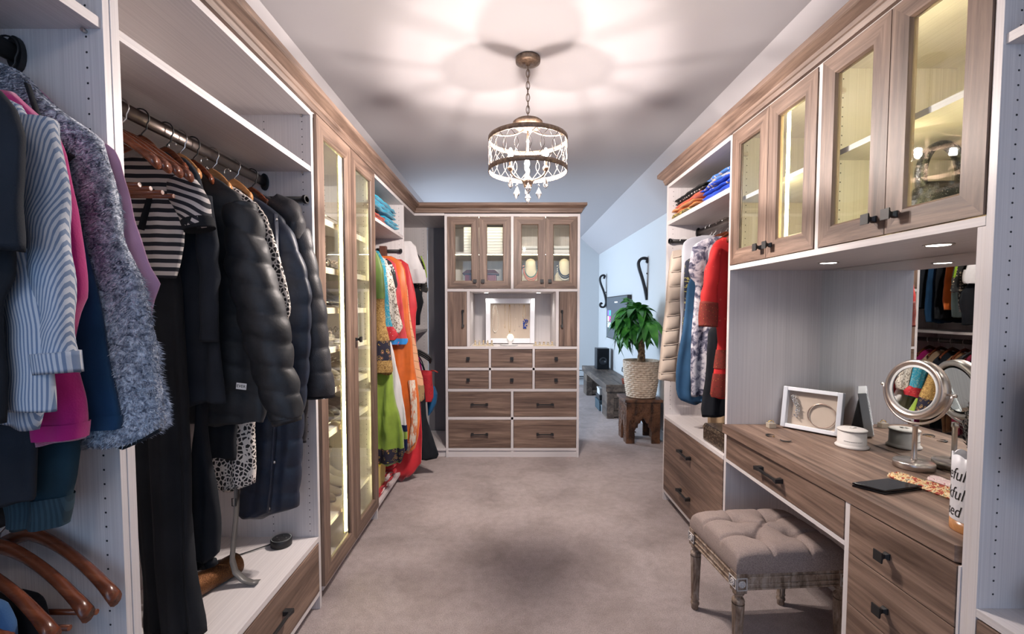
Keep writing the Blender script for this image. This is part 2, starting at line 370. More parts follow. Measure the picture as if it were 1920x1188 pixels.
# ------------------------------------------------------------------ left side cabinets: fronts at x=-.86, backs on the wall
XF = -.86; ZT = 2.20; XB = XL+.02
def shell(name, label, y0, y1, left=True, right=True, top=True, back=True, z0=0, cat='cabinet'):
    t = thing(name, label, cat, (XF-.22, (y0+y1)/2, 0))
    if left: obj('side_panel', B(XB, XF, y0, y0+T, z0, ZT), WHV, t, .0008)
    if right: obj('side_panel', B(XB, XF, y1-T, y1, z0, ZT), WHV, t, .0008)
    if back: obj('back_panel', B(XL+.004, XB, y0, y1, z0, ZT), WHV, t)
    if top: obj('top_panel', B(XB, XF, y0+T*left, y1-T*right, ZT-.02, ZT+.002), WHY, t, .0008)
    return t
# A: hanging unit nearest the camera on the left
tA = shell('hanging_cabinet', 'pale double hanging closet cabinet nearest the camera on the left', .0, 1.018, left=True, right=False)
obj('side_panel', B(XB, XF-.001, 1.002, 1.018, 0, ZT), WHV, tA)
holes(tA, (XF-.037, XB+.07), .1, 2.1, 'y', 1.002, -1)
obj('shelf', B(XB, XF-.005, T, 1.002, 1.94, 1.962), WHY, tA, .0008)
rod(tA, -1.04, 1.885, T, 1.002, BLK); rod(tA, -1.03, .93, T, 1.002, BLK)
for x in (XF-.037, XB+.1): obj('shelf_pin', MB().cyl((x, .992, 1.934), (x, 1.002, 1.934), .004, n=8), NICK, tA)
# B: long hanging unit with a drawer
tB = shell('hanging_cabinet', 'pale hanging closet cabinet with coats, left of the lit shoe cabinet', 1.02, 2.04)
holes(tB, (XF-.037, XF-.2), .36, 2.18, 'y', 2.04-T, -1); holes(tB, (1.3,), .36, 1.8, 'x', XB, 1)
obj('shelf', B(XB, XF-.003, 1.04, 2.018, 1.941, 1.964), WHY, tB, .0008)
obj('base_shelf', B(XB, XF, 1.04, 2.018, .310, .333), WHY, tB, .001)
obj('bottom_rail', B(XB, XF-.001, 1.04, 2.018, .062, .082), WHY, tB, .0008)
obj('toe_kick', B(XF-.07, XF-.05, 1.04, 2.018, 0, .062), WHY, tB)
slab(tB, 'x', XF+.002, 1, 1.046, 2.012, .088, .304, hk='bar', L=.17, hu=1.62, hz=.205)
rod(tB, -1.06, 1.895, 1.042, 2.018); valet(tB, 2.018, 1.818, -1.16, -.872)
for y in (1.28, 1.47, 1.62, 1.75): obj('rod_hook', MB().tube(arc((-1.06, y, 1.862), .012, 0, pi*1.2, 6), .002, 6), CHR, tB)
for z in (1.935, 2.175): obj('shelf_pin', MB().cyl((XF-.037, 2.008, z), (XF-.037, 2.018, z), .004, n=8), NICK, tB)
# C: shoe cabinet with two glass doors and led strip
tC = shell('shoe_cabinet', 'tall lit shoe cabinet with two walnut framed glass doors', 2.04, 2.93, left=False, right=True)
obj('side_panel', B(XB, XF-.02, 2.04, 2.055, 0, ZT), WHV, tC)
holes(tC, (XF-.06, XF-.3), .2, 2.16, 'y', 2.93-T, -1); holes(tC, (2.5,), .2, 2.16, 'x', XB, 1)
obj('bottom_panel', B(XB, XF, 2.055, 2.908, .062, .084), WHY, tC, .0008); obj('toe_kick', B(XF-.07, XF-.05, 2.055, 2.908, 0, .062), WHY, tC)
d1 = fdoor(tC, 'door', 'x', XF+.014, 1, 2.046, 2.472, .088, 2.196, .072); d2 = fdoor(tC, 'door', 'x', XF+.014, 1, 2.476, 2.902, .088, 2.196, .072)
obj('knob', knob_mb((XF+.014, 2.512, 1.185), (0, 1, 0), (1, 0, 0)), BLK, d2, .0006)
for z in (.32, .86, 1.50, 2.0):
    hinge(d2, (XF-.01, 2.907, z), 1, 1)
SZ = [1.79, 1.555, 1.355, 1.155, .945, .735, .50, .28]
for i, z in enumerate(SZ):
    if i < 6:
        m = MB(); m.hexa([(XF-.06, 2.057, z-.02), (XF-.06, 2.906, z-.02), (XB, 2.906, z+.045), (XB, 2.057, z+.045)], [(XF-.06, 2.057, z), (XF-.06, 2.906, z), (XB, 2.906, z+.065), (XB, 2.057, z+.065)])
        sh = obj('slanted_shelf', m, WHY, tC)
        obj('shoe_fence', MB().tube([(XF-.075, 2.07, z+.03), (XF-.075, 2.89, z+.03)], .003, 8).cyl((XF-.075, 2.08, z), (XF-.075, 2.08, z+.03), .002, n=6).cyl((XF-.075, 2.88, z), (XF-.075, 2.88, z+.03), .002, n=6), CHR, sh)
        obj('front_lip', B(XF-.06, XF-.05, 2.057, 2.906, z-.028, z+.002), WHY, sh)
    elif i == 7: obj('shelf', B(XB, XF-.05, 2.057, 2.906, z-.02, z), WHY, tC)
obj('led_strip', B(XF-.024, XF-.012, 2.402, 2.411, .17, 2.14), LED, tC)
sp = obj('led_channel', B(XF-.032, XF-.024, 2.396, 2.417, .16, 2.15), plain('pcb', (.8, .75, .4)), tC)
obj('led_strip', B(XF-.024, XF-.012, 2.894, 2.902, .17, 2.14), emit('led_strip_dim', (1, .90, .48), 8), tC)
# D: hanging unit with dresses
tD = shell('hanging_cabinet', 'pale hanging closet cabinet with saris, right of the shoe cabinet', 2.93, 3.75, left=False)
holes(tD, (XF-.037,), .2, 2.18, 'y', 3.75-T, -1)
obj('shelf', B(XB, XF-.003, 2.932, 3.728, 1.912, 1.934), WHY, tD, .0008)
obj('base_shelf', B(XB, XF, 2.932, 3.728, .062, .084), WHY, tD, .0008); obj('toe_kick', B(XF-.07, XF-.05, 2.932, 3.728, 0, .062), WHY, tD)
rod(tD, -1.07, 1.80, 2.932, 3.728); valet(tD, 3.728, 1.812, -1.12, -.872)
# E: corner double hanging unit
tE = thing('corner_cabinet', 'pale double hanging corner cabinet left of the jewelry dresser', 'cabinet', (-1.0, 4.3, 0))
obj('side_panel', B(XB, XF, 4.76, 4.782, 0, ZT), WHV, tE, .0008); obj('back_panel', B(XL+.004, XB, 3.75, 4.78, 0, ZT), WHV, tE)
struct('corner_rear_panel', B(XF+.001, .6, 4.784, 4.80, 0, ZT), plain('grey_rear_panel', (.26, .25, .265), .7))  # grey cabinet rear panel closing the corner gap, not a wall
obj('top_panel', B(XB, XF, 3.75, 4.76, ZT-.02, ZT+.002), WHY, tE); obj('base_shelf', B(XB, XF, 3.75, 4.76, .062, .084), WHY, tE, .0008)
tX = thing('corner_filler', 'pale base board and top board filling the gap left of the jewelry dresser', 'filler panel', (-.73, 4.4, 0))
obj('top_panel', B(XF+.001, -.593, 4.147, 4.78, ZT-.02, ZT), WHY, tX); obj('base_shelf', B(XF+.001, -.593, 4.147, 4.76, .062, .084), WHY, tX, .0008)
obj('toe_kick', B(XF+.001, -.593, 4.17, 4.19, 0, .062), WHX, tX)
obj('shelf', B(XB, XF-.003, 3.75, 4.76, 1.125, 1.147), WHY, tE, .0008)
holes(tE, (XF-.037, XF-.25), .2, 2.18, 'y', 4.76, -1)
rod(tE, -1.08, 1.93, 3.76, 4.76); rod(tE, -1.08, 1.05, 3.76, 4.76)
# ------------------------------------------------------------------ F: jewelry dresser at the end
FX0, FX1, FY = -.592, .617, 4.147; FB = 4.78
tF = thing('jewelry_dresser', 'tall walnut and white dresser with glass doors at the end of the closet', 'dresser', (.01, 4.45, 0))
obj('side_panel', B(FX0, FX0+T, FY, FB, 0, ZT-.004), WHV, tF, .0008); obj('side_panel', B(FX1-T, FX1, FY, FB, 0, ZT-.004), WHV, tF, .0008)
obj('back_panel', B(FX0+T, FX1-T, FB-.02, FB, 0, ZT-.004), WHV, tF)
obj('top_panel', B(FX0+T, FX1-T, FY, FB-.02, 2.172, ZT-.004), WHX, tF, .0008)
for z0, z1 in ((1.506, 1.530), (.990, 1.012), (.797, .820), (.604, .628), (.346, .371), (.062, .084)):
    obj('rail', B(FX0+T, FX1-T, FY, FB-.02 if z0 > .9 else FY+.3, z0, z1), WHX, tF, .0008)
obj('toe_kick', B(FX0+T, FX1-T, FY+.012, FY+.03, 0, .062), WHX, tF)
for x0, x1, z0, z1 in ((.0, .024, 1.530, 2.172), (-.396, -.370, 1.012, 1.506), (.404, .430, 1.012, 1.506), (-.200, -.180, .628, .99), (.195, .215, .628, .99), (0, .022, .084, .604)):
    obj('divider', B(x0, x1, FY, FB-.02 if z0 > 1 else FY+.3, z0, z1), WHV, tF, .0008)
obj('divider', B(0, .022, FY+.002, FY+.02, 0, .062), WHV, tF)
obj('shelf', B(FX0+T, 0, FY+.05, FB-.02, 1.845, 1.863), WHX, tF); obj('shelf', B(.024, FX1-T, FY+.05, FB-.02, 1.845, 1.863), WHX, tF)
for i, (u0, u1) in enumerate(((-.567, -.286), (-.283, -.003), (.027, .309), (.312, .592))):
    d = fdoor(tF, 'door', 'y', FY-.004, -1, u0, u1, 1.533, 2.169, .064)
    ku = u1-.034 if i % 2 == 0 else u0+.034
    obj('knob', knob_mb((ku, FY-.004, 1.598), (1, 0, 0), (0, -1, 0)), BLK, d, .0006)
slab(tF, 'y', FY+.002, -1, -.567, -.399, 1.015, 1.503, vert=True, hk='bar', name='cupboard_door', hu=-.431, hz=1.265, hax=(0, 0, 1), L=.155)
slab(tF, 'y', FY+.002, -1, .433, .592, 1.015, 1.503, vert=True, hk='bar', name='cupboard_door', hu=.457, hz=1.262, hax=(0, 0, 1), L=.155)
for z0, z1 in ((.823, .987), (.631, .794)):
    for u0, u1 in ((-.567, -.203), (-.177, .192), (.218, .592)): slab(tF, 'y', FY+.002, -1, u0, u1, z0, z1, hk='knob')
for z0, z1 in ((.374, .601), (.087, .343)):
    for u0, u1 in ((-.567, -.003), (.025, .592)): slab(tF, 'y', FY+.002, -1, u0, u1, z0, z1, hk='bar', L=.155)
for u0, u1 in ((FX0+T, 0), (.024, FX1-T)):
    obj('led_strip', B(u0+.03, u1-.03, FY+.030, FY+.045, 2.1692, 2.1718), emit('led_soft', (1, .93, .70), 40), tF)
    obj('led_strip', B(u0+.03, u1-.03, FY+.070, FY+.076, 1.841, 1.8448), emit('led_soft2', (1, .93, .66), 30), tF)
def puck(parent, x, y, z, r=.032, p=1.2):
    q = MB().lathe([(r, z-.002), (r+.006, z-.004), (r+.007, z)], (x, y, 0), 24); a = obj('puck_light', q, NICK, parent)
    obj('lens', MB().lathe([(1e-5, z-.0035), (r*.93, z-.003), (r*.93, z)], (x, y, 0), 20), PUCK, a)
    spot('puck_lamp', (x, y, z-.012), p, (1, .95, .9), 2.5, .02)
puck(tF, -.235, 4.40, 1.505, .026, 2.4); puck(tF, .262, 4.40, 1.505, .026, 2.4)
# ------------------------------------------------------------------ right side: G end unit, H vanity, I near unit
RF = 1.08; RB = XR-.004; RW = RB-.016
tG = thing('hanging_cabinet', 'pale hanging closet cabinet with two walnut drawers, right of the potted plant', 'cabinet', (1.3, 2.75, 0))
obj('side_panel', B(RF, RB, 3.21, 3.232, 0, ZT), WHV, tG, .0008); obj('side_panel', B(RF, RB, 2.285, 2.307, 0, ZT), WHV, tG, .0008)
obj('back_panel', B(RW, RB, 2.307, 3.21, 0, ZT), WHV, tG); obj('top_panel', B(RF, RW, 2.307, 3.21, ZT-.02, ZT+.002), WHY, tG, .0008)
holes(tG, (RF+.037, RF+.24), .65, 2.17, 'y', 3.21, -1)
obj('shelf', B(RF+.002, RW, 2.307, 3.21, 1.926, 1.952), WHY, tG, .0008); obj('base_shelf', B(RF-.003, RW, 2.307, 3.21, .586, .608), WHY, tG, .001)
obj('bottom_rail', B(RF, RW, 2.307, 3.21, .060, .080), WHY, tG, .0008); obj('toe_kick', B(RF+.05, RF+.07, 2.307, 3.21, 0, .06), WHY, tG)
slab(tG, 'x', RF-.003, -1, 2.31, 3.206, .334, .583, hk='bar', hu=2.80, hz=.455); slab(tG, 'x', RF-.003, -1, 2.31, 3.206, .083, .331, hk='bar', hu=2.80, hz=.205)
rod(tG, 1.29, 1.872, 2.307, 3.21); valet(tG, 3.21, 1.815, 1.30, 1.085)
tU = thing('upper_cabinet', 'upper wall cabinet with four lit walnut glass doors above the vanity', 'cabinet', (1.3, 1.66, 1.54))
UB = RW
obj('bottom_panel', B(RF, UB, 1.06, 2.285, 1.540, 1.562), WHY, tU, .0008); obj('top_panel', B(RF, UB, 1.06, 2.285, ZT-.02, ZT+.002), WHY, tU, .0008)
obj('divider', B(RF, UB, 1.634, 1.654, 1.562, ZT-.02), WHV, tU, .0008); obj('back_panel', B(UB, RB, 1.06, 2.285, 1.540, ZT), WHV, tU)
obj('side_panel', B(RF+.022, UB, 1.06, 1.075, 1.562, ZT-.02), WHV, tU)
holes(tU, (RF+.07, RF+.26), 1.6, 2.16, 'y', 2.2845, -1); holes(tU, (RF+.07, RF+.26), 1.6, 2.16, 'y', 1.634, -1)
for i, (u0, u1, st) in enumerate(((1.964, 2.281, .066), (1.657, 1.961, .066), (1.344, 1.631, .062), (1.063, 1.341, .058))):
    d = fdoor(tU, 'door', 'x', RF-.004, -1, u0, u1, 1.565, 2.196, st)
    ku = u0+.036 if i % 2 == 0 else u1-.036
    obj('knob', knob_mb((RF-.004, ku, 1.615), (0, 1, 0), (-1, 0, 0)), BLK, d, .0006)
    if i % 2 == 0:
        for z in (1.60, 2.10):
            m = MB().box(RF+.018, RF+.07, u1-.002, u1-.012, z-.007, z+.007).box(RF+.035, RF+.049, u1+.002, u1-.004, z-.026, z+.026); obj('hinge', m, NICK, d)
for y0, y1 in ((1.075, 1.634), (1.654, 2.285)): obj('shelf', B(RF+.03, UB, y0, y1, 1.868, 1.886), WHY, tU)
for y in (1.662, 1.872, 1.08, 1.356): obj('led_strip', B(RF+.024, RF+.034, y, y+.008, 1.575, 2.165), LED, tU)
puck(tU, 1.30, 1.90, 1.540, .030, 3.2); puck(tU, 1.26, 1.37, 1.540, .030, 3.2)
# vanity
tV = thing('vanity_desk', 'built-in vanity desk with walnut top and drawers under the lit glass cabinets', 'desk', (1.3, 1.66, 0))
top = [(1.055, 2.284), (RW-.002, 2.284), (RW-.002, 1.082), (1.112, 1.082), (1.088, 1.094), (1.086, 1.115)]
top = [(1.058, 2.2845), (RW-.002, 2.2845), (RW-.002, 1.082), (1.115, 1.082), (1.083, 1.100)]
obj('worktop', MB().prism(top, .733, .775, plane='xy'), WNY, tV, .0012)
obj('back_panel', B(RW, RB, 1.08, 2.285, 0, .775), WHV, tV)
obj('side_panel', B(RF, RW, 1.441, 1.461, 0, .733), WHV, tV, .0008)
obj('rail', B(RF, RW, 1.461, 2.285, .585, .601), WHY, tV, .0008)
slab(tV, 'x', RF-.001, -1, 1.465, 2.282, .604, .729, hk='bar', hu=1.88, hz=.667)
for z0, z1, hz in ((.577, .729, .645), (.414, .574, .485), (.25, .411, .33), (.083, .247, .165)):
    slab(tV, 'x', RF-.002, -1, 1.088, 1.439, z0, z1, hk='knob', hu=1.288, hz=hz)
obj('side_panel', B(RF+.0, RW, 1.080, 1.086, .06, .732), WHV, tV); obj('bottom_rail', B(RF, RW, 1.086, 1.441, .06, .08), WHY, tV)
oc = obj('outlet_plate', B(RW-.005, RW, 1.66, 1.73, .40, .51), plain('ivory_plate', (.55, .5, .42)), tV, .002)
obj('plug', B(RW-.03, RW-.005, 1.70, 1.72, .46, .48), BLK, oc)
mr = solo('wall_mirror', B(RW-.006, RW-.0005, 1.083, 2.2845, .777, 1.539), MIRR, 'frameless wall mirror between the vanity top and the upper cabinets', 'mirror')
# I: near unit on the right
tI = thing('hanging_cabinet', 'pale closet cabinet at the right edge with a shelf behind the white post', 'cabinet', (1.3, .5, 0))
obj('side_panel', B(RF, RB, 1.040, 1.0595, 0, ZT), WHV, tI, .0008); obj('filler_strip', B(RF+.002, RF+.02, 1.0595, 1.0795, 0, 1.539), WHV, tI)
holes(tI, (RF+.037,), .69, 2.15, 'y', 1.040, -1); obj('back_panel', B(RW, RB, 0, 1.04, 0, ZT), WHV, tI)
obj('side_panel', B(RF, RB, -.02, 0, 0, ZT), WHV, tI)
obj('shelf', B(RF+.005, RW, 0, 1.04, 1.93, 1.952), WHY, tI, .0008); obj('base_shelf', B(RF, RW, 0, 1.04, .636, .656), WHY, tI, .0008)
obj('top_panel', B(RF, RW, 0, 1.04, ZT-.02, ZT+.002), WHY, tI)
slab(tI, 'x', RF-.002, -1, .01, 1.035, .36, .632, hk='bar', hu=.9, hz=.60)
slab(tI, 'x', RF-.002, -1, .01, 1.035, .085, .355, hk=None)
rod(tI, 1.33, 1.87, 0, 1.04, BLK)
# ------------------------------------------------------------------ crown mouldings
def crown(name, pts, out, mat):
    """pts: plan polyline of the cabinet front line; out: outward normals per point (mitred)"""
    prof = [(0, 2.202), (.012, 2.204), (.016, 2.222), (.020, 2.226), (.022, 2.240), (.050, 2.258), (.054, 2.262), (.054, 2.284), (-.03, 2.284), (-.03, 2.202)]
    k = len(prof); vs = []
    for (x, y), (ox, oy) in zip(pts, out):
        for (d, z) in prof: vs.append((x+ox*d, y+oy*d, z))
    fs = [tuple(range(k)), tuple((len(pts)-1)*k+i for i in range(k))]
    for i in range(len(pts)-1):
        for j in range(k): fs.append((i*k+j, i*k+(j+1) % k, (i+1)*k+(j+1) % k, (i+1)*k+j))
    return struct(name, MB().add(vs, fs), mat)
crown('trim_1', [(XF, 0), (XF, 4.147)], [(1, 0), (1, -1)], WNY)
crown('trim_2', [(XF, 4.147), (FX1, 4.147)], [(1, -1), (1, -1)], WNX)
crown('trim_3', [(FX1, 4.147), (FX1, 4.78)], [(1, -1), (1, 0)], WNY)
crown('trim_4', [(RF, 0), (RF, 3.232)], [(-1, 0), (-1, 1)], WNY)
crown('trim_5', [(RF, 3.232), (1.5, 3.232)], [(-1, 1), (0, 1)], WNX)

# added warm fill lamp, unseen behind the camera, to brighten the closet
l2 = thing('fill_lamp', 'added round opal glass fill lamp behind the camera', 'lamp', (.1, -.75, 2.6))
obj('lamp_rim', MB().lathe([(.19, 2.6), (.20, 2.57), (.185, 2.565)], (.1, -.75, 0), 32), NICK, l2); obj('opal_shade', MB().lathe([(.185, 2.57), (.16, 2.53), (.09, 2.505), (1e-5, 2.50)], (.1, -.75, 0), 32), emit('opal_glow', (1, .9, .82), 1), l2)
point('fill_lamp_point', (.1, -.75, 2.40), 10, (1, .86, .78), .12)
# ------------------------------------------------------------------ chandelier
CX_, CY_ = .085, 2.36
AG = blotch('aged_silver_gold', [(.3, (.13, .09, .065)), (.55, (.24, .175, .13)), (.8, (.36, .28, .22))], 60, 4, .5, 'LINEAR', rough=.45, bst=.2)
AG.node_tree.nodes['Principled BSDF'].inputs['Metallic'].default_value = .6
tc = thing('chandelier', 'drum chandelier of bronze rings and looping wires with crystal drops, hanging by a chain', 'chandelier', (CX_, CY_, 2.6))
cc = (CX_, CY_, 0)
DBZ = plain('dark_bronze_wire', (.07, .05, .038), .5, .3)
obj('canopy', MB().lathe([(.060, 2.598), (.062, 2.590), (.061, 2.576), (.040, 2.571), (.012, 2.569), (.010, 2.560), (1e-5, 2.558)], cc, 32), AG, tc)
for k in range(9):
    z = 2.553-k*.0295; pts = []
    for j in range(14):
        a = 2*pi*j/14; x = .0085*cos(a); zz = .0205*sin(a)
        pts.append((CX_+(x if k % 2 else 0), CY_+(0 if k % 2 else x), z-.0+zz))
    obj('chain_link', MB().tube(pts, .0023, 6, closed=True), AG, tc)
obj('cord', MB().tube([(CX_+.003*sin(k*1.2), CY_+.004*cos(k), 2.56-.03*k) for k in range(10)], .0018, 6), plain('cord', (.15, .1, .08)), tc)
obj('top_dish', MB().lathe([(1e-5, 2.302), (.014, 2.30), (.03, 2.297), (.064, 2.292), (.075, 2.284), (.076, 2.276), (.064, 2.258), (.042, 2.250), (.036, 2.246), (.030, 2.243), (1e-5, 2.240)], cc, 32), AG, tc)
obj('centre_stem', MB().lathe([(.005, 2.245), (.005, 2.20), (.009, 2.19), (.005, 2.18), (.0045, 2.06), (.010, 2.05), (.010, 2.04), (.006, 2.02), (.006, 1.99)], cc, 12), AG, tc)
obj('hub', MB().lathe([(.006, 2.012), (.020, 2.006), (.030, 2.000), (.032, 1.994), (.028, 1.985), (.020, 1.975), (.022, 1.968), (.014, 1.958), (.006, 1.95), (1e-5, 1.946)], cc, 20), AG, tc)
RR = .197
for nm, z0 in (('top_ring', 2.186), ('bottom_ring', 2.036)):
    obj(nm, MB().lathe([(RR-.002, z0), (RR+.002, z0), (RR+.0025, z0+.011), (RR+.002, z0+.022), (RR-.002, z0+.022), (RR-.002, z0)], cc, 64), AG, tc)
NL = 20
for k in range(NL):
    for s in (-1, 1):
        pts = []
        for i in range(15):
            t = i/14; a = 2*pi*k/NL+.16+s*(2*pi/NL)*.66*sin(pi*t)**1.15; pts.append((CX_+RR*cos(a), CY_+RR*sin(a), 2.19-.135*t))
        obj('lattice_wire', MB().tube(pts, .0014, 5), DBZ, tc)
for k in range(3):                                  # spokes that carry the drum
    a = 2*pi*k/3+pi/6+pi; pts = []
    for i in range(9):
        t = i/8; r = .02+(RR-.02)*t; pts.append((CX_+r*cos(a), CY_+r*sin(a), 2.246-.055*(t**.7)+.012*sin(pi*t)*-1))
    obj('drum_spoke', MB().tube(pts, .004, 6), AG, tc)
BUL = bpy.data.materials.new('lamp_bulb'); BUL.use_nodes = True; nt = BUL.node_tree; nt.nodes.clear()
o_ = nt.nodes.new('ShaderNodeOutputMaterial'); ad = nt.nodes.new('ShaderNodeAddShader'); em = nd(nt, 'ShaderNodeEmission'); em.inputs[0].default_value = (1, .88, .76, 1); em.inputs[1].default_value = 40
tr = nt.nodes.new('ShaderNodeBsdfTransparent'); nt.links.new(em.outputs[0], ad.inputs[0]); nt.links.new(tr.outputs[0], ad.inputs[1]); nt.links.new(ad.outputs[0], o_.inputs[0])
for k in range(3):
    a = 2*pi*k/3+pi/2; r = .10; x, y = CX_+r*cos(a), CY_+r*sin(a)
    pts = [(CX_+q*r*cos(a), CY_+q*r*sin(a), z) for q, z in ((.15, 1.99), (.35, 1.996), (.55, 1.998), (.75, 2.004), (.92, 2.016), (1, 2.034))]
    ar = obj('lamp_arm', MB().tube(pts, .0045, 8), AG, tc)
    obj('drip_cup', MB().lathe([(.006, 2.030), (.012, 2.034), (.0145, 2.041), (.0155, 2.045), (.010, 2.044), (.011, 2.052), (1e-5, 2.052)], (x, y, 0), 16), AG, ar)
    obj('candle_sleeve', MB().lathe([(.0075, 2.052), (.0065, 2.084), (.004, 2.088), (1e-5, 2.088)], (x, y, 0), 12), plain('candle_sleeve', (.8, .7, .58), .5), ar)
    obj('bulb', MB().lathe([(.004, 2.0885), (.0125, 2.103), (.0145, 2.113), (.011, 2.126), (.004, 2.140), (1e-5, 2.143)], (x, y, 0), 12), BUL, ar)
    candle_light('bulb_lamp', (x, y, 2.130), 42, WARM, .011)
def drop(x, y, zt, kind):
    o = obj('crystal_drop', MB().tube([(x, y, zt), (x, y, zt-.012)], .0008, 5).lathe([(1e-5, zt-.012), (.006, zt-.018), (1e-5, zt-.025)], (x, y, 0), 6, smooth=False), CRYS, tc)
    z = zt-.028
    if kind: m = MB().lathe([(1e-5, z), (.006, z-.012), (.0125, z-.034), (.011, z-.046), (1e-5, z-.056)], (x, y, 0), 8, smooth=False, sq=.6)
    else: m = MB().lathe([(1e-5, z), (.016, z-.032), (1e-5, z-.062)], (x, y, 0), 6, smooth=False, sq=.5)
    obj('facetted_pendant', m, CRYS, o)
for k in range(3):
    a = 2*pi*k/3+pi/2; drop(CX_+.1*cos(a), CY_+.1*sin(a), 2.028, 1)
    drop(CX_+.1*cos(a+.55), CY_+.1*sin(a+.55), 2.02, 1) if k == 0 else None
    a += pi/3; drop(CX_+.066*cos(a), CY_+.066*sin(a), 2.0, 0)
drop(CX_, CY_-.02, 1.965, 0)
# ------------------------------------------------------------------ garments and hangers
def lerp_poly(P, z):
    if z >= P[0][1]: return P[0][0]
    for (x0, z0), (x1, z1) in zip(P, P[1:]):
        if z1 <= z <= z0: return x0+(x1-x0)*(z0-z)/max(1e-6, z0-z1)
    return P[-1][0]
def mono(P):
    out = [P[0]]
    for p in P[1:]:
        out.append((p[0], min(p[1], out[-1][1]-.0005)))
    return out
def garment_mb(y, vis, xc=None, hid=None, d=.022, fold=.008, k=70, nz=46, nc=56, puff=None, crease=.004, seed=0, zr=None, grow=0., lim=None, topd=.4, lean=0., hemw=.006, botz=None):
    """lofted cloth shell hanging in the plane y: vis = visible side outline (x,z) top to bottom, hid = other side (mirrored about the rail xc if not given)"""
    vis = mono(vis); z1 = vis[0][1]; z0 = vis[-1][1] if botz is None else botz
    if hid: hid = mono(hid)
    rows = []; za, zb = (z1, z0) if zr is None else (max(zr), min(zr))
    if zr: nz = max(5, int(nz*(za-zb)/(z1-z0))+2)
    m = MB(); vs = []; uv = []; rnd = random.Random(seed); p1, p2, p3 = [rnd.uniform(0, 6) for _ in range(3)]
    for i in range(nz+1):
        z = za+(zb-za)*i/nz; t = (z1-z)/(z1-z0)
        a = lerp_poly(vis, z); b = lerp_poly(hid, z) if hid else 2*xc-a
        if lim is not None:
            b = max(b, lim) if lim < 0 else min(b, lim)
        xm = (a+b)/2; w = abs(a-b)/2+grow; s = 1 if a > b else -1
        dd = d*(topd+(1-topd)*min(1, t/.12)**.7)*(1 if t < 1 else .95)+grow
        for j in range(nc):
            th = 2*pi*j/nc; cx = cos(th); sy = sin(th); pf = 0
            x = xm+s*w*cx; X0 = s*w*cx
            if puff:
                hh, am, chev = puff; q = abs(sin(pi*(z+chev*X0)/hh))**.45; pf = am*q
            yy = (dd+pf)*(abs(sy)**.65)*(1 if sy > 0 else -1)
            x += s*cx*pf*.7
            A = fold*min(1, t*1.6+.08)
            yy += A*(sin(k*X0+p1+1.5*t)+.6*sin(2.1*k*X0+p2+3*t)+.5*sin(.5*k*X0+p3))*(1-.55*abs(cx)**3)
            x += A*.5*sin(9*t+p2+2*sy)*cx
            zz = z+(hemw*sin(30*X0+p3)+.5*hemw*sin(75*X0) if i == nz and zr is None else 0)
            if crease:
                n = noise.noise_vector(Vector((x*9+seed, yy*9, z*5)))*crease+noise.noise_vector(Vector((x*26+seed, yy*26, z*16)))*crease*.35
                x += n[0]; yy += n[1]*1.6
            vs.append((x, y+lean*t+yy, zz)); uv.append((X0, z))
    fs = []
    for i in range(nz):
        for j in range(nc): fs.append((i*nc+j, i*nc+(j+1) % nc, (i+1)*nc+(j+1) % nc, (i+1)*nc+j))
    if zr is None:
        fs.append(tuple(range(nc)))
        # hem turned inwards, so that the cloth has an inside
        base = len(vs); L = vs[-nc:]; cx_ = sum(p[0] for p in L)/nc
        for p in L: vs.append((cx_+(p[0]-cx_)*.93, y+lean+(p[1]-y-lean)*.6, p[2]+.02)); uv.append((0, p[2]))
        for j in range(nc): fs.append((nz*nc+j, nz*nc+(j+1) % nc, base+(j+1) % nc, base+j))
        fs.append(tuple(base+j for j in reversed(range(nc))))
    m.add(vs, fs, 0, True, uv); return m
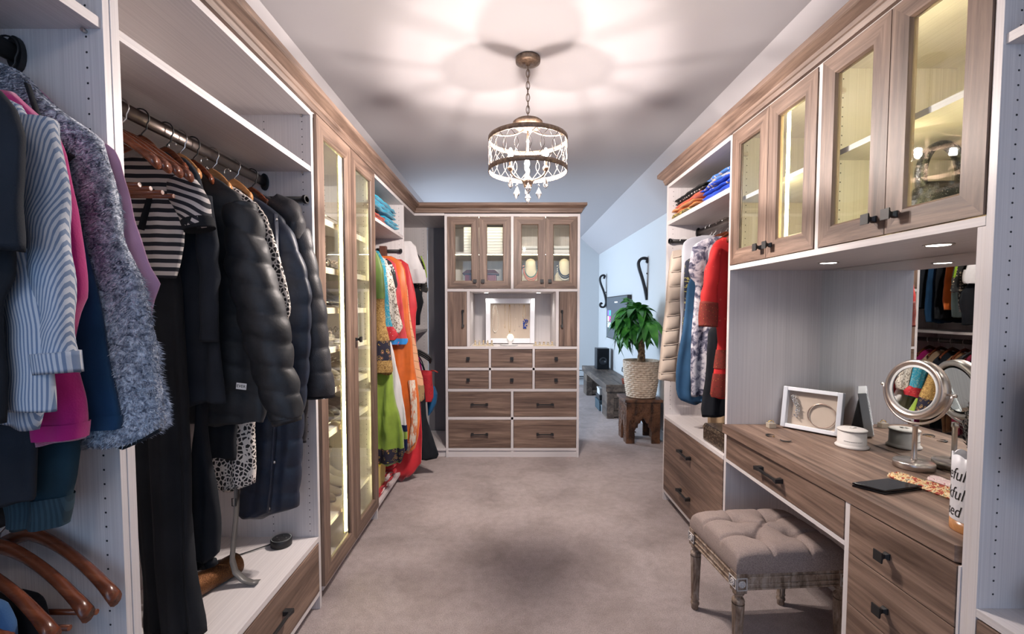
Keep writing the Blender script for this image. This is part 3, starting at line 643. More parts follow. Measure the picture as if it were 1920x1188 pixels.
def sleeve_mb(path, rx, ry, n=20, crease=.005, puff=None, seed=0, cap=True, m=None, rng=30):
    """path: (x,y,z) top to bottom; rx in-plane radii; ry radii along the rail"""
    P = [Vector(p) for p in path]; rx = rx if isinstance(rx, (list, tuple)) else [rx]*len(P); ry = ry if isinstance(ry, (list, tuple)) else [ry]*len(P)
    Q = []; nn = rng
    for i in range(nn+1):
        t = i/nn*(len(P)-1); a = min(int(t), len(P)-2); f = t-a
        p0, p1_, p2_, p3_ = P[max(a-1, 0)], P[a], P[a+1], P[min(a+2, len(P)-1)]
        p = .5*((2*p1_)+(p2_-p0)*f+(2*p0-5*p1_+4*p2_-p3_)*f*f+(3*p1_-p0-3*p2_+p3_)*f**3)
        Q.append((p, rx[a]*(1-f)+rx[a+1]*f, ry[a]*(1-f)+ry[a+1]*f))
    vs = []; uv = []; d = 0
    for i, (p, a, b) in enumerate(Q):
        t = (Q[min(i+1, nn)][0]-Q[max(i-1, 0)][0]).normalized(); x = Vector((0, 1, 0)).cross(t).normalized()
        if i: d += (p-Q[i-1][0]).length
        for j in range(n):
            th = 2*pi*j/n; pf = 0
            if puff: pf = puff[1]*abs(sin(pi*(d+puff[2]*a*cos(th))/puff[0]))**.45
            q = p+x*(a+pf)*cos(th)+Vector((0, 1, 0))*(b+pf)*sin(th)
            if crease: q = q+noise.noise_vector(q*16+Vector((seed, 0, 0)))*crease
            vs.append(tuple(q)); uv.append((a*cos(th), d))
    fs = []
    for i in range(nn):
        for j in range(n): fs.append((i*n+j, i*n+(j+1) % n, (i+1)*n+(j+1) % n, (i+1)*n+j))
    fs.append(tuple(range(n))); base = len(vs)
    c = Q[-1][0]; t = (Q[-1][0]-Q[-2][0]).normalized()
    for j in range(n):
        v = Vector(vs[nn*n+j]); vs.append(tuple(c+(v-c)*.8-t*.03)); uv.append((0, d))
    for j in range(n): fs.append((nn*n+j, nn*n+(j+1) % n, base+(j+1) % n, base+j))
    fs.append(tuple(base+j for j in range(n)))
    return (m or MB()).add(vs, fs, 0, True, uv)
def garment(name, label, cat, mat, y, vis, group=None, **kw):
    m = garment_mb(y, vis, **kw); z = max(p[1] for p in vis)
    t = thing(name, label, cat, (kw.get('xc') or vis[0][0], y, z), group=group)
    obj('body', m, mat, t); return t
def band(t, name, mat, y, vis, z0, z1, **kw):
    kw = dict(kw); g = kw.pop('grow', .0035); return obj(name, garment_mb(y, vis, zr=(z0, z1), grow=g, **kw), mat, t)
HW = walnut('hanger_wood', (1.5, 26, 26)); 
_b = HW.node_tree; 
HWO = blotch('hanger_cherry_wood', [(.3, (.085, .022, .010)), (.55, (.16, .045, .02)), (.75, (.23, .075, .035))], 5, 5, 1.2, 'LINEAR', sc=(1, 6, 8), rough=.22, bst=.05)
HWL = blotch('hanger_light_wood', [(.3, (.42, .19, .07)), (.6, (.52, .25, .10)), (.8, (.6, .32, .14))], 5, 5, 1.2, 'LINEAR', sc=(1, 6, 8), rough=.25, bst=.05)
WPL = plain('white_plastic', (.8, .8, .8), .3)
def hanger(name, label, mat, hook=CHR, bar=False, half=.22, thick=.011, group=None, slope=.105, drop=.085):
    """origin on the rail; shoulders along local x"""
    t = thing(name, label, 'hanger', (0, 0, 0), group=group); m = MB(); rows = []
    for i in range(25):
        s = -1+2*i/24; a = abs(s); x = half*s; z = -drop-slope*(a**1.25)+.012*cos(pi*s*.5); h = .017*(1-.35*a)+(.004 if a > .9 else 0)
        yb = -.035*a*a; th = thick*(1+.9*a*a); rows.append((x, yb, z, h, th))
    n = 10; vs = []
    for (x, yb, z, h, th) in rows:
        for j in range(n):
            q = 2*pi*j/n; vs.append((x, yb+th*cos(q), z+h*sin(q)))
    fs = [tuple(range(n)), tuple(24*n+j for j in range(n))]
    for i in range(24):
        for j in range(n): fs.append((i*n+j, i*n+(j+1) % n, (i+1)*n+(j+1) % n, (i+1)*n+j))
    m.add(vs, fs, 0, True); obj('shoulder_piece', m, mat, t)
    pts = [(0, 0, -drop), (0, 0, -.055), (.004, 0, -.044), (.018, 0, -.030)]+[(-.0+.026*cos(a), 0, -.0+.026*sin(a)) for a in [-.75+.32*i for i in range(13)]]
    obj('hook', MB().tube(pts, .0019, 6), hook, t)
    if bar: obj('trouser_bar', MB().cyl((-half*.7, -.01, -drop-slope-.045), (half*.7, -.01, -drop-slope-.045), .006, n=8), mat, t)
    return t
def place(h, x, y, z, rz=0, label=None, first=False, group=None):
    if first:
        h.location = (x, y, z); h.rotation_euler = (0, 0, rz)
        if label: h['label'] = label
        if group: h['group'] = group
        return h
    return dup(h, (x, y, z), rz, label, group)
# fabrics
M_CHAR = cloth('charcoal_jersey', (.016, .020, .028)); M_BLK = cloth('black_jersey', (.012, .014, .018)); M_TEAL = cloth('dark_teal_fleece', (.012, .035, .052), .95, .3)
M_STR = stripes('blue_white_seersucker', (.16, .22, .33), (.50, .53, .58), .0050, 0, .0, .45)
M_STR2 = stripes('blue_white_seersucker_sleeve', (.16, .22, .33), (.50, .53, .58), .0044, 0, .3, .45)
M_MAG = cloth('magenta_fleece', (.42, .012, .16), .95, .4, .5, 300); M_NAVF = cloth('navy_fleece', (.012, .045, .105), .95, .3); M_LIL = cloth('lilac_jersey', (.42, .24, .36), .9, .3)
M_SHE = blotch('grey_sherpa', [(.30, (.05, .06, .09)), (.43, (.24, .27, .34)), (.54, (.50, .54, .62)), (.68, (.86, .89, .95))], 80, 4, 1.4, 'LINEAR', rough=1, bst=1., bscale=160)
M_TEE = stripes('black_white_stripe', (.010, .012, .02), (.50, .47, .46), .0235, 1, 0, .5); M_TEE2 = stripes('black_white_stripe_sleeve', (.010, .012, .02), (.50, .47, .46), .019, 1, .75, .5)
M_PUF = cloth('black_puffer_nylon', (.016, .018, .022), .55, .1, .6, 70, .35, 20); M_NPUF = cloth('navy_puffer_nylon', (.012, .019, .038), .5, .1, .6, 70, .35, 20)
M_TPUF = cloth('textured_black_puffer', (.028, .028, .033), .5, .1, .9, 260, .35, 20)
M_LEO = cells('leopard_print', [(0, (.72, .66, .60)), (.13, (.015, .012, .012))], 78, dim=(1, 1, .8))
RA, RBX = -1.04, -1.06; LIM = -1.33
# --- section A, nearest the camera
v = [(-0.758, 1.677), (-0.714, 1.656), (-0.699, 1.633), (-0.692, 1.596), (-0.694, 1.530), (-0.699, 1.439)]
t = garment('tee_shirt', 'charcoal short sleeved shirt at the left edge, nearest the camera', 'shirt', M_CHAR, .66, v, 'clothes on the left near rail', xc=RA, lim=LIM, d=.03, fold=.006)
v = [(-0.807, 1.650), (-0.761, 1.603), (-0.755, 1.477), (-0.749, 1.430), (-0.750, 1.397), (-0.764, 1.365), (-0.769, 1.301), (-0.770, 1.252), (-0.777, 1.178)]
t = garment('knit_sweater', 'black knit top hanging just behind the charcoal shirt at the left edge', 'top', M_BLK, .70, v, 'clothes on the left near rail', xc=RA, lim=LIM, d=.02)
v = [(-0.866, 1.748), (-0.834, 1.699), (-0.800, 1.684), (-0.775, 1.647), (-0.767, 1.568), (-0.771, 1.490), (-0.787, 1.367), (-0.781, 1.278), (-0.778, 1.224), (-0.787, 1.170), (-0.794, 1.150)]
t = garment('striped_shirt', 'blue and white striped shirt with rolled sleeve, near the left edge', 'shirt', M_STR, .77, v, 'clothes on the left near rail', xc=RA, lim=LIM, d=.026, fold=.007, k=60, seed=3)
p = [(-0.758, 1.648), (-0.752, 1.563), (-0.748, 1.478), (-0.745, 1.384), (-0.742, 1.297), (-0.743, 1.249)]
obj('sleeve', sleeve_mb([(x, .752, z) for x, z in p], [.034, .036, .034, .030, .028, .030], [.026, .028, .026, .024, .024, .026], seed=2, crease=.008), M_STR2, t)
q = [(-0.745, 1.280), (-0.743, 1.245)]
obj('cuff', sleeve_mb([(q[0][0], .752, q[0][1]), (q[1][0], .752, q[1][1])], [.034, .034], [.03, .03], crease=.003, rng=4), M_STR, t)
p = [(-0.790, 1.442), (-0.780, 1.366), (-0.774, 1.281), (-0.774, 1.186)]
obj('front_placket', sleeve_mb([(x, .738, z) for x, z in p], [.028, .03, .035, .04], [.012, .014, .016, .016], seed=5), M_STR, t)
v = [(-0.908, 1.604), (-0.841, 1.495), (-0.834, 1.331), (-0.837, 1.153), (-0.840, 1.087), (-0.847, 1.020), (-0.851, 1.003)]
t = garment('shorts', 'charcoal knee length shorts hanging below the striped shirt', 'shorts', M_CHAR, .80, v, 'clothes on the left near rail', xc=RA, lim=LIM, d=.02)
v = [(-0.857, 1.498), (-0.824, 1.330), (-0.820, 1.235), (-0.822, 1.197), (-0.828, 1.154)]
t = garment('printed_scarf', 'red and gold printed scarf peeking out below the striped sleeve', 'scarf', cells('red_gold_print', [(0, (.02, .01, .01)), (.1, (.5, .02, .02)), (.3, (.6, .4, .12))], 60, 'F1'), .815, v, xc=-.95, d=.006, fold=.003)
v = [(-0.885, 1.735), (-0.844, 1.697), (-0.818, 1.678), (-0.801, 1.633), (-0.792, 1.558), (-0.783, 1.492), (-0.772, 1.407), (-0.769, 1.372), (-0.781, 1.339), (-0.792, 1.291), (-0.793, 1.233), (-0.785, 1.189), (-0.783, 1.144), (-0.786, 1.114)]
h_ = [(-0.961, 1.735), (-0.948, 1.615), (-0.920, 1.426), (-0.897, 1.310), (-0.879, 1.233), (-0.869, 1.174), (-0.869, 1.114)]
t = garment('fleece_pullover', 'magenta fleece pullover between the striped shirt and the navy fleece', 'pullover', M_MAG, .835, v, 'clothes on the left near rail', hid=h_, d=.026, fold=.007, k=48, seed=5)
band(t, 'hem', M_MAG, .835, v, v[-1][1]+.002, v[-1][1]+.03, hid=h_, d=.028, fold=.007, k=48, seed=5, grow=.002)
v = [(-0.921, 1.673), (-0.884, 1.624), (-0.850, 1.507), (-0.838, 1.329), (-0.830, 1.127), (-0.831, 1.076), (-0.842, 1.024), (-0.850, 0.999), (-0.854, 0.972), (-0.864, 0.933)]
h_ = [(-1.002, 1.624), (-1.018, 1.329), (-0.966, 1.168), (-0.960, 1.024), (-0.952, 0.962), (-0.952, 0.929)]
t = garment('sweatshirt', 'dark teal sweatshirt with ribbed hem hanging below the magenta fleece', 'sweatshirt', M_TEAL, .865, v, 'clothes on the left near rail', hid=h_, d=.024, fold=.006, seed=8)
band(t, 'ribbed_hem', stripes('teal_rib', (.008, .028, .042), (.016, .045, .065), .006, 0), .865, v, v[-1][1]+.004, v[-1][1]+.062, hid=h_, d=.025, fold=.006, seed=8, grow=.003)
v = [(-0.945, 1.746), (-0.905, 1.716), (-0.872, 1.678), (-0.852, 1.643), (-0.839, 1.575), (-0.831, 1.503), (-0.818, 1.432), (-0.803, 1.328), (-0.787, 1.245), (-0.772, 1.176), (-0.766, 1.134), (-0.770, 1.112)]
t = garment('fleece_jacket', 'navy blue fleece jacket between the magenta fleece and the grey sherpa', 'jacket', M_NAVF, .90, v, 'clothes on the left near rail', xc=RA, lim=LIM, d=.026, fold=.006, k=40, seed=9)
band(t, 'hem', M_NAVF, .90, v, v[-1][1]+.002, v[-1][1]+.03, xc=RA, lim=LIM, d=.028, fold=.006, k=40, seed=9, grow=.002)
v = [(-1.020, 1.842), (-0.968, 1.818), (-0.937, 1.792), (-0.886, 1.736), (-0.826, 1.690), (-0.801, 1.620), (-0.779, 1.522), (-0.756, 1.414), (-0.737, 1.305), (-0.720, 1.195), (-0.712, 1.140), (-0.714, 1.110), (-0.738, 1.093), (-0.794, 1.070)]
t = garment('sherpa_jacket', 'fluffy grey sherpa jacket with black edging beside the white post', 'jacket', M_SHE, .945, v, 'clothes on the left near rail', xc=RA, lim=LIM, d=.032, fold=.008, k=34, crease=.012, seed=11)
src = garment_mb(.945, v, xc=RA, lim=LIM, d=.032, fold=.008, k=34, crease=.012, seed=11, nz=190, nc=300)
pile = MB(); rnd = random.Random(5)
for i in range(0, len(src.v)-600):
    x, yy, z = src.v[i]
    if x < -1.15 or (yy > .95 and x < -.80) or rnd.random() < .15: continue
    o = Vector((rnd.uniform(-1, 1)*.5+(1.2 if x > -.76 else 0), -1 if yy < .95 else .6, -.6)).normalized()*rnd.uniform(.007, .013); s_ = Vector((rnd.uniform(-.5, .5), rnd.uniform(-.3, .3), rnd.uniform(-.5, .5)))*.009
    p = Vector((x, yy, z)); side = Vector((.0014, .0003, rnd.uniform(-.001, .001)))
    pile.add([p-side, p+side, p+o+s_], [(0, 1, 2)])
tag(obj('fleece_pile', pile, M_SHE, t, fix=False), kind='stuff')
p = [(-0.916, 1.775), (-0.908, 1.746), (-0.899, 1.716), (-0.888, 1.691)]
obj('zip_edging', MB().tube([(x, .895, z) for x, z in p], .007, 6, ry=.5), M_BLK, t)
p = [(-0.871, 1.669), (-0.865, 1.651), (-0.855, 1.639), (-0.847, 1.647)]
obj('collar_loop', MB().tube([(x, .905, z) for x, z in p], .006, 6), M_BLK, t)
p = [(-0.894, 1.070), (-0.838, 1.082), (-0.792, 1.068), (-0.750, 1.086), (-0.715, 1.106)]
obj('hem_piping', MB().tube([(x, .93, z-.002) for x, z in p], .0035, 6), M_BLK, t)
v = [(-1.003, 1.816), (-0.982, 1.809), (-0.967, 1.794), (-0.937, 1.756), (-0.870, 1.704), (-0.835, 1.689), (-0.823, 1.662), (-0.815, 1.624), (-0.798, 1.551), (-0.762, 1.439), (-0.745, 1.404), (-0.756, 1.372), (-0.765, 1.335), (-0.770, 1.303)]
t = garment('lilac_top', 'lilac long sleeved top behind the grey sherpa, against the white post', 'top', M_LIL, .985, v, 'clothes on the left near rail', xc=RA, lim=LIM, d=.009, fold=.002)
# hangers on near rails
hk = hanger('hanger', 'wooden hanger with a black hook inside the fluffy grey sherpa jacket', HWO, BLK, half=.11, thick=.007, slope=.07, drop=.11); place(hk, RA, .935, 1.885, first=True)
for y, l in ((.66, 'charcoal shirt at the left edge'), (.70, 'black knit top at the left edge'), (.77, 'blue striped shirt'), (.835, 'magenta fleece'), (.90, 'navy fleece jacket'), (.975, 'lilac top by the post')):
    place(hk, RA, y, 1.885, label='wooden hanger with a black hook that carries the '+l)
wh = hanger('wooden_hanger', 'x', HWO, CHR, bar=True, half=.21, thick=.0085, slope=.11)
place(wh, -1.03, .965, .945, first=True, label='dark wooden hanger at lower left, rearmost of the row')
place(wh, -1.055, .93, .935, label='dark wooden hanger at lower left, second from the rear')
place(wh, -1.07, .875, .93, label='dark wooden hanger at lower left, second from the front')
place(wh, -1.09, .835, .92, label='dark wooden hanger at lower left, frontmost with jeans below')
v = [(-0.990, 0.829), (-0.941, 0.813), (-0.930, 0.805), (-0.920, 0.772), (-0.916, 0.731), (-0.913, 0.669)]
garment('jeans', 'blue denim jeans folded over a hanger in the lower left corner', 'jeans', cloth('denim', (.045, .11, .24), .9, .1, .6, 600), .82, v, xc=-1.05, lim=LIM, d=.022)
v = [(-0.992, 0.781), (-0.957, 0.769), (-0.945, 0.752), (-0.925, 0.675), (-0.901, 0.592)]
garment('trousers', 'black trousers folded over a wooden hanger at lower left', 'trousers', M_BLK, .90, v, xc=-1.03, lim=LIM, d=.03)
# --- section B
v = [(-1.059, 1.778), (-1.000, 1.770), (-0.936, 1.746), (-0.919, 1.720), (-0.925, 1.652), (-0.940, 1.536), (-0.954, 1.478), (-0.965, 1.436)]
t = garment('striped_tee', 'black and white striped T-shirt under the wooden hangers', 'shirt', M_TEE, 1.33, v, 'coats on the left long rail', xc=RBX, lim=LIM, d=.022, fold=.003, seed=2)
p = [(-0.940, 1.720), (-0.920, 1.675), (-0.900, 1.630), (-0.890, 1.584)]
obj('sleeve', sleeve_mb([(x, 1.325, z) for x, z in p], [.032, .046, .046, .040], [.024, .03, .034, .034], seed=4, crease=.006), M_TEE2, t)
q = [(-0.892, 1.604), (-0.885, 1.574)]
obj('sleeve_hem', sleeve_mb([(q[0][0], 1.325, q[0][1]), (q[1][0], 1.325, q[1][1])], [.043, .041], [.037, .037], crease=.004, rng=4), M_BLK, t)
p = [(-1.000, 1.686), (-1.013, 1.645), (-1.026, 1.609), (-1.037, 1.572)]
obj('neckline_binding', MB().tube([(x, 1.305-.0, z) for x, z in p], .012, 8, ry=.4), M_BLK, t)
v = [(-1.033, 1.568), (-0.988, 1.521), (-0.974, 1.380), (-0.976, 1.158), (-0.965, 0.866), (-0.953, 0.536), (-0.941, 0.402), (-0.944, 0.355)]
h_ = [(-1.135, 1.568), (-1.138, 1.380), (-1.138, 1.061), (-1.127, 0.669), (-1.115, 0.355)]
t = garment('maxi_dress', 'long black dress that almost reaches the drawer on the left', 'dress', M_BLK, 1.37, v, 'coats on the left long rail', hid=h_, d=.03, fold=.014, k=75, seed=12)
v = [(-1.045, 1.829), (-1.019, 1.823), (-0.993, 1.807), (-0.961, 1.766), (-0.941, 1.677), (-0.921, 1.579), (-0.911, 1.415), (-0.905, 1.215), (-0.902, 1.051)]
t = garment('black_cardigan', 'plain black cardigan between the striped T-shirt and the quilted black coat', 'cardigan', M_CHAR, 1.44, v, 'coats on the left long rail', xc=RBX, lim=LIM, d=.024, fold=.009, k=60, seed=14)
p = [(-0.931, 1.689), (-0.922, 1.560), (-0.918, 1.414), (-0.925, 1.250)]
obj('sleeve', sleeve_mb([(x, 1.41, z) for x, z in p], [.03, .03, .028, .026], [.02, .022, .022, .02], seed=6, crease=.008), M_CHAR, t)
v = [(-0.994, 1.142), (-0.989, 0.968), (-0.963, 0.792), (-0.957, 0.615), (-0.960, 0.552), (-0.982, 0.529), (-1.033, 0.511)]
t = garment('trousers', 'dark trousers hanging behind the long black dress', 'trousers', M_BLK, 1.48, v, 'coats on the left long rail', xc=-1.0, lim=LIM, d=.025, fold=.006, seed=15)
PB = dict(xc=RBX, lim=LIM, d=.024, fold=.002, nz=110, nc=64)
v = [(-1.038, 1.813), (-0.969, 1.775), (-0.914, 1.736), (-0.885, 1.678), (-0.873, 1.598), (-0.860, 1.384), (-0.851, 1.167), (-0.839, 1.003), (-0.846, 0.962)]
t = garment('puffer_coat', 'quilted black puffer coat with a puffed chevron sleeve and white label', 'coat', M_PUF, 1.56, v, 'coats on the left long rail', puff=(.085, .008, .25), seed=16, **PB)
p = [(-0.885, 1.689), (-0.870, 1.594), (-0.854, 1.468), (-0.819, 1.313), (-0.789, 1.162), (-0.763, 1.054), (-0.750, 0.988)]
obj('sleeve', sleeve_mb([(x, 1.525, z) for x, z in p], [.045, .055, .066, .070, .060, .054, .046], [.04, .05, .055, .055, .05, .045, .04], n=36, rng=110, puff=(.088, .009, .5), seed=7, crease=.007), M_PUF, t)
p = [(-0.758, 1.024), (-0.747, 0.970)]
obj('cuff', sleeve_mb([(x, 1.525, z) for x, z in p], [.05, .046], [.045, .042], rng=4), M_PUF, t)
def text(name, s, size, mat, parent, M, ext=.0004, shear=0.):
    c = bpy.data.curves.new(name, 'FONT'); c.body = s; c.size = size; c.extrude = ext; c.align_x = 'CENTER'; c.align_y = 'CENTER'; c.shear = shear
    o = bpy.data.objects.new(name, c); C.objects.link(o); dg = bpy.context.evaluated_depsgraph_get(); me = bpy.data.meshes.new_from_object(o.evaluated_get(dg)); bpy.data.objects.remove(o)
    me.transform(M); off = wloc(parent); me.transform(Matrix.Translation(-off)); me.materials.clear(); me.materials.append(mat)
    o = bpy.data.objects.new(name, me); C.objects.link(o); o.parent = parent; return o
q = [(-0.856, 1.105)]
lx, lz = q[0]
lb = obj('white_label', MB().xf(Matrix.Identity(4)).box(-.016, .016, -.001, .001, -.010, .010).xf(Matrix.Translation((lx, 1.455, lz)) @ Matrix.Rotation(.12, 4, 'Y')), WPL, t, label='small white label with black letters')
text('lettering', 'EVER', .013, BLK, lb, Matrix.Translation((lx, 1.4535, lz)) @ Matrix.Rotation(.12, 4, 'Y') @ Matrix.Rotation(pi/2, 4, 'X'))
v = [(-1.040, 1.050), (-0.957, 1.013), (-0.957, 0.937), (-0.966, 0.839), (-0.970, 0.827)]
garment('black_skirt', 'short black skirt hem below the quilted black coat', 'skirt', M_BLK, 1.60, v, 'coats on the left long rail', xc=-1.03, lim=LIM, d=.02, fold=.004)
v = [(-1.090, 1.860), (-1.044, 1.815), (-0.970, 1.773), (-0.916, 1.732), (-0.884, 1.690), (-0.845, 1.560), (-0.812, 1.410), (-0.801, 1.354), (-0.814, 1.298), (-0.852, 1.261), (-0.904, 1.114), (-0.940, 0.917), (-0.945, 0.757), (-0.950, 0.707), (-1.024, 0.681)]
t = garment('leopard_coat', 'leopard print dress between the black and the navy puffer coats', 'dress', M_LEO, 1.68, v, 'coats on the left long rail', hid=[(-1.144, 1.860), (-1.188, 1.694), (-1.181, 1.309), (-1.135, 0.917), (-1.123, 0.777), (-1.122, 0.681)], d=.022, fold=.006, k=60, seed=18)
v = [(-1.003, 1.787), (-0.946, 1.751), (-0.886, 1.702), (-0.850, 1.645), (-0.803, 1.511), (-0.781, 1.400), (-0.787, 1.275), (-0.806, 1.055), (-0.824, 0.907), (-0.842, 0.672), (-0.853, 0.564), (-0.929, 0.547), (-0.983, 0.529)]
t = garment('navy_puffer', 'long navy blue puffer coat right of the leopard print dress', 'coat', M_NPUF, 1.80, v, 'coats on the left long rail', hid=[(-1.065, 1.787), (-1.093, 1.513), (-1.084, 1.097), (-1.045, 0.822), (-1.062, 0.672), (-1.078, 0.529)], d=.03, fold=.003, nz=130, nc=64, puff=(.105, .010, 0), seed=19)
p = [(-0.888, 1.706), (-0.880, 1.508), (-0.881, 1.308), (-0.888, 1.106), (-0.907, 0.901), (-0.924, 0.694), (-0.940, 0.565)]
obj('zip_placket', MB().tube([(x, 1.757, z) for x, z in p], .016, 8, ry=.35), M_NPUF, t)
for (u_, z_) in [(-0.884, 1.686), (-0.912, 0.761), (-0.937, 0.580)]: obj('snap_button', MB().lathe([(1e-5, 1.748), (.005, 1.749), (.007, 1.752)], (u_, 0, z_), 12, axis='y'), NICK, t)
v = [(-1.034, 1.825), (-0.982, 1.803), (-0.917, 1.777), (-0.868, 1.734), (-0.847, 1.656), (-0.841, 1.524), (-0.837, 1.303), (-0.853, 1.080), (-0.861, 0.900), (-0.865, 0.791)]
t = garment('hooded_parka', 'textured black hooded puffer coat closest to the shoe cabinet', 'coat', M_TPUF, 1.92, v, 'coats on the left long rail', xc=RBX, lim=LIM, d=.024, fold=.003, nz=110, nc=56, puff=(.1, .009, 0), seed=20)
p = [(-0.866, 1.674), (-0.837, 1.522), (-0.814, 1.359), (-0.804, 1.194), (-0.797, 1.083), (-0.793, 0.983)]
obj('sleeve', sleeve_mb([(x, 1.90, z) for x, z in p], [.034, .036, .042, .044, .048, .058], [.03, .035, .04, .04, .045, .045], n=32, rng=90, puff=(.098, .009, 0), seed=9, crease=.005), M_TPUF, t)
p = [(-0.951, 1.786), (-0.897, 1.747), (-0.866, 1.685), (-0.861, 1.626)]
obj('hood', sleeve_mb([(x, 1.875, z) for x, z in p], [.028, .042, .040, .022], [.03, .045, .045, .03], n=28, rng=40, seed=10, crease=.012), M_TPUF, t)
# hangers on the long rail
place(wh, RBX, 1.16, 1.895, label='empty cherry wood hanger on the long rail, nearest the camera')
place(wh, RBX, 1.195, 1.895, label='empty cherry wood hanger on the long rail, second from the camera')
place(wh, RBX, 1.235, 1.895, label='empty cherry wood hanger on the long rail, third from the camera')
place(wh, RBX, 1.275, 1.895, label='empty cherry wood hanger on the long rail, fourth from the camera with chrome hook')
wb = hanger('wooden_hanger', 'brown wooden hanger with a black hook that carries the striped T-shirt', HWO, BLK, half=.085, thick=.007, slope=.05, drop=.075); place(wb, RBX, 1.345, 1.895, first=True)
wl = hanger('wooden_hanger', 'light wooden hanger with chrome hook behind the black cardigan', HWL, CHR, half=.085, thick=.007, slope=.05, drop=.075); place(wl, RBX, 1.50, 1.895, first=True)
place(wb, RBX, 1.56, 1.895, label='dark wooden hanger with a black hook that carries the quilted black coat')
place(wb, RBX, 1.44, 1.895, label='dark wooden hanger inside the black cardigan')
place(wl, RBX, 1.66, 1.895, label='light wooden hanger inside the leopard print dress')
place(wl, RBX, 1.79, 1.895, label='orange wooden hanger with chrome hook in the navy puffer coat')
place(wb, RBX, 1.91, 1.895, label='red-brown wooden hanger with black hook in the hooded parka')
# things on the drawer shelf
zs = .3335
gs = thing('smart_speaker', 'small round black smart speaker on the drawer shelf', 'speaker', (-.99, 1.945, zs))
obj('housing', MB().lathe([(.040, zs), (.0425, zs+.002), (.0425, zs+.029), (.040, zs+.032)], (-.99, 1.945, 0), 40), BLK, gs)
obj('light_ring', MB().lathe([(.0395, zs+.0322), (.0405, zs+.0328), (.0375, zs+.0326), (.0375, zs+.0318), (.0395, zs+.0322)], (-.99, 1.945, 0), 40), plain('grey_ring', (.25, .28, .28), .3), gs)
for a in range(4): obj('button', MB().lathe([(.004, zs+.032), (.004, zs+.0335), (1e-5, zs+.034)], (-.99+.02*cos(a*pi/2), 1.945+.02*sin(a*pi/2), 0), 10), plain('button_grey', (.05, .05, .05), .4), gs)
pc = [(-1.033, 1.935, zs+.008), (-1.12, 1.86, zs+.004), (-1.2, 1.80, zs+.003), (-1.27, 1.72, zs+.003), (-1.30, 1.6, zs+.003)]
solo('power_cable', MB().tube([tuple(.5*((2*Vector(pc[a]))+(Vector(pc[a+1])-Vector(pc[max(a-1, 0)]))*f+(2*Vector(pc[max(a-1, 0)])-5*Vector(pc[a])+4*Vector(pc[a+1])-Vector(pc[min(a+2, 4)]))*f*f+(3*Vector(pc[a])-Vector(pc[max(a-1, 0)])-3*Vector(pc[a+1])+Vector(pc[min(a+2, 4)]))*f**3)) for a in range(4) for f in (0, .25, .5, .75)], .0025, 6)
     .tube([(-1.28, 1.62, zs+.003), (-1.24, 1.72, zs+.02), (-1.20, 1.78, zs+.07), (-1.21, 1.77, zs+.12), (-1.27, 1.72, zs+.13), (-1.32, 1.66, zs+.12)], .0025, 6), BLK, 'thin black power cable looping behind the round speaker', 'cable')
gt = thing('glitter_box', 'bronze glitter cylinder box with pearls lying on its side on the drawer shelf', 'box', (-1.06, 1.60, zs))
GL = blotch('bronze_glitter', [(.35, (.04, .014, .006)), (.5, (.12, .045, .014)), (.62, (.30, .14, .05)), (.7, (.07, .026, .008))], 600, 3, 0, 'LINEAR', rough=.35, bst=1.); GL.node_tree.nodes['Principled BSDF'].inputs['Metallic'].default_value = .7
a_, b_ = Vector((-1.155, 1.47, zs+.041)), Vector((-1.055, 1.735, zs+.041)); dr = (b_-a_).normalized()
obj('cylinder_body', MB().tube([a_, a_+dr*.003, a_+dr*.02, b_-dr*.02, b_-dr*.003, b_], [.036, .040, .040, .040, .040, .036], 32), GL, gt)
for q in (.25, .82):
    p = a_+(b_-a_)*q; obj('pearl_stud', MB().ball((p.x+.0405, p.y-.012, p.z-.006), .006, 10), plain('pearl', (.7, .65, .55), .2), gt)
bt = MB(); pts = [(-1.003, 0.715), (-1.008, 0.605), (-1.023, 0.485), (-1.029, 0.425), (-1.018, 0.380), (-0.991, 0.352), (-0.962, 0.340), (-0.934, 0.342)]
N_ = len(pts); bt.add([(x, 1.60+.008*s_*2+(.05 if i > 4 else 0)*0, z) for i, (x, z) in enumerate(pts) for s_ in (-1, 1)]+[(x+.002, 1.60+.008*s_*2, z+.002) for x, z in pts for s_ in (-1, 1)],
   [(2*i, 2*i+1, 2*i+3, 2*i+2) for i in range(N_-1)]+[(2*N_+2*i, 2*N_+2*i+2, 2*N_+2*i+3, 2*N_+2*i+1) for i in range(N_-1)]+[(2*i, 2*i+2, 2*N_+2*i+2, 2*N_+2*i) for i in range(N_-1)]+[(2*i+1, 2*N_+2*i+1, 2*N_+2*i+3, 2*i+3) for i in range(N_-1)]+[(0, 2*N_, 2*N_+1, 1), (2*N_-2, 2*N_-1, 4*N_-1, 4*N_-2)])
belt = thing('belt', 'grey leather belt hanging from the leopard print dress down onto the shelf', 'belt', (-.99, 1.6, .34))
bt.v = [(p[0], 1.66+(p[1]-1.6), p[2]) for p in bt.v]; bt.sm = [True]*len(bt.sm)
obj('strap', bt, plain('grey_leather', (.13, .125, .12), .4), belt); q = [(-1.010, 0.647)]
obj('buckle', MB().tube([(q[0][0]-.006, 1.65, q[0][1]-.014), (q[0][0]+.008, 1.65, q[0][1]-.014), (q[0][0]+.008, 1.65, q[0][1]+.014), (q[0][0]-.006, 1.65, q[0][1]+.014)], .002, 6, closed=True), BLK, belt)
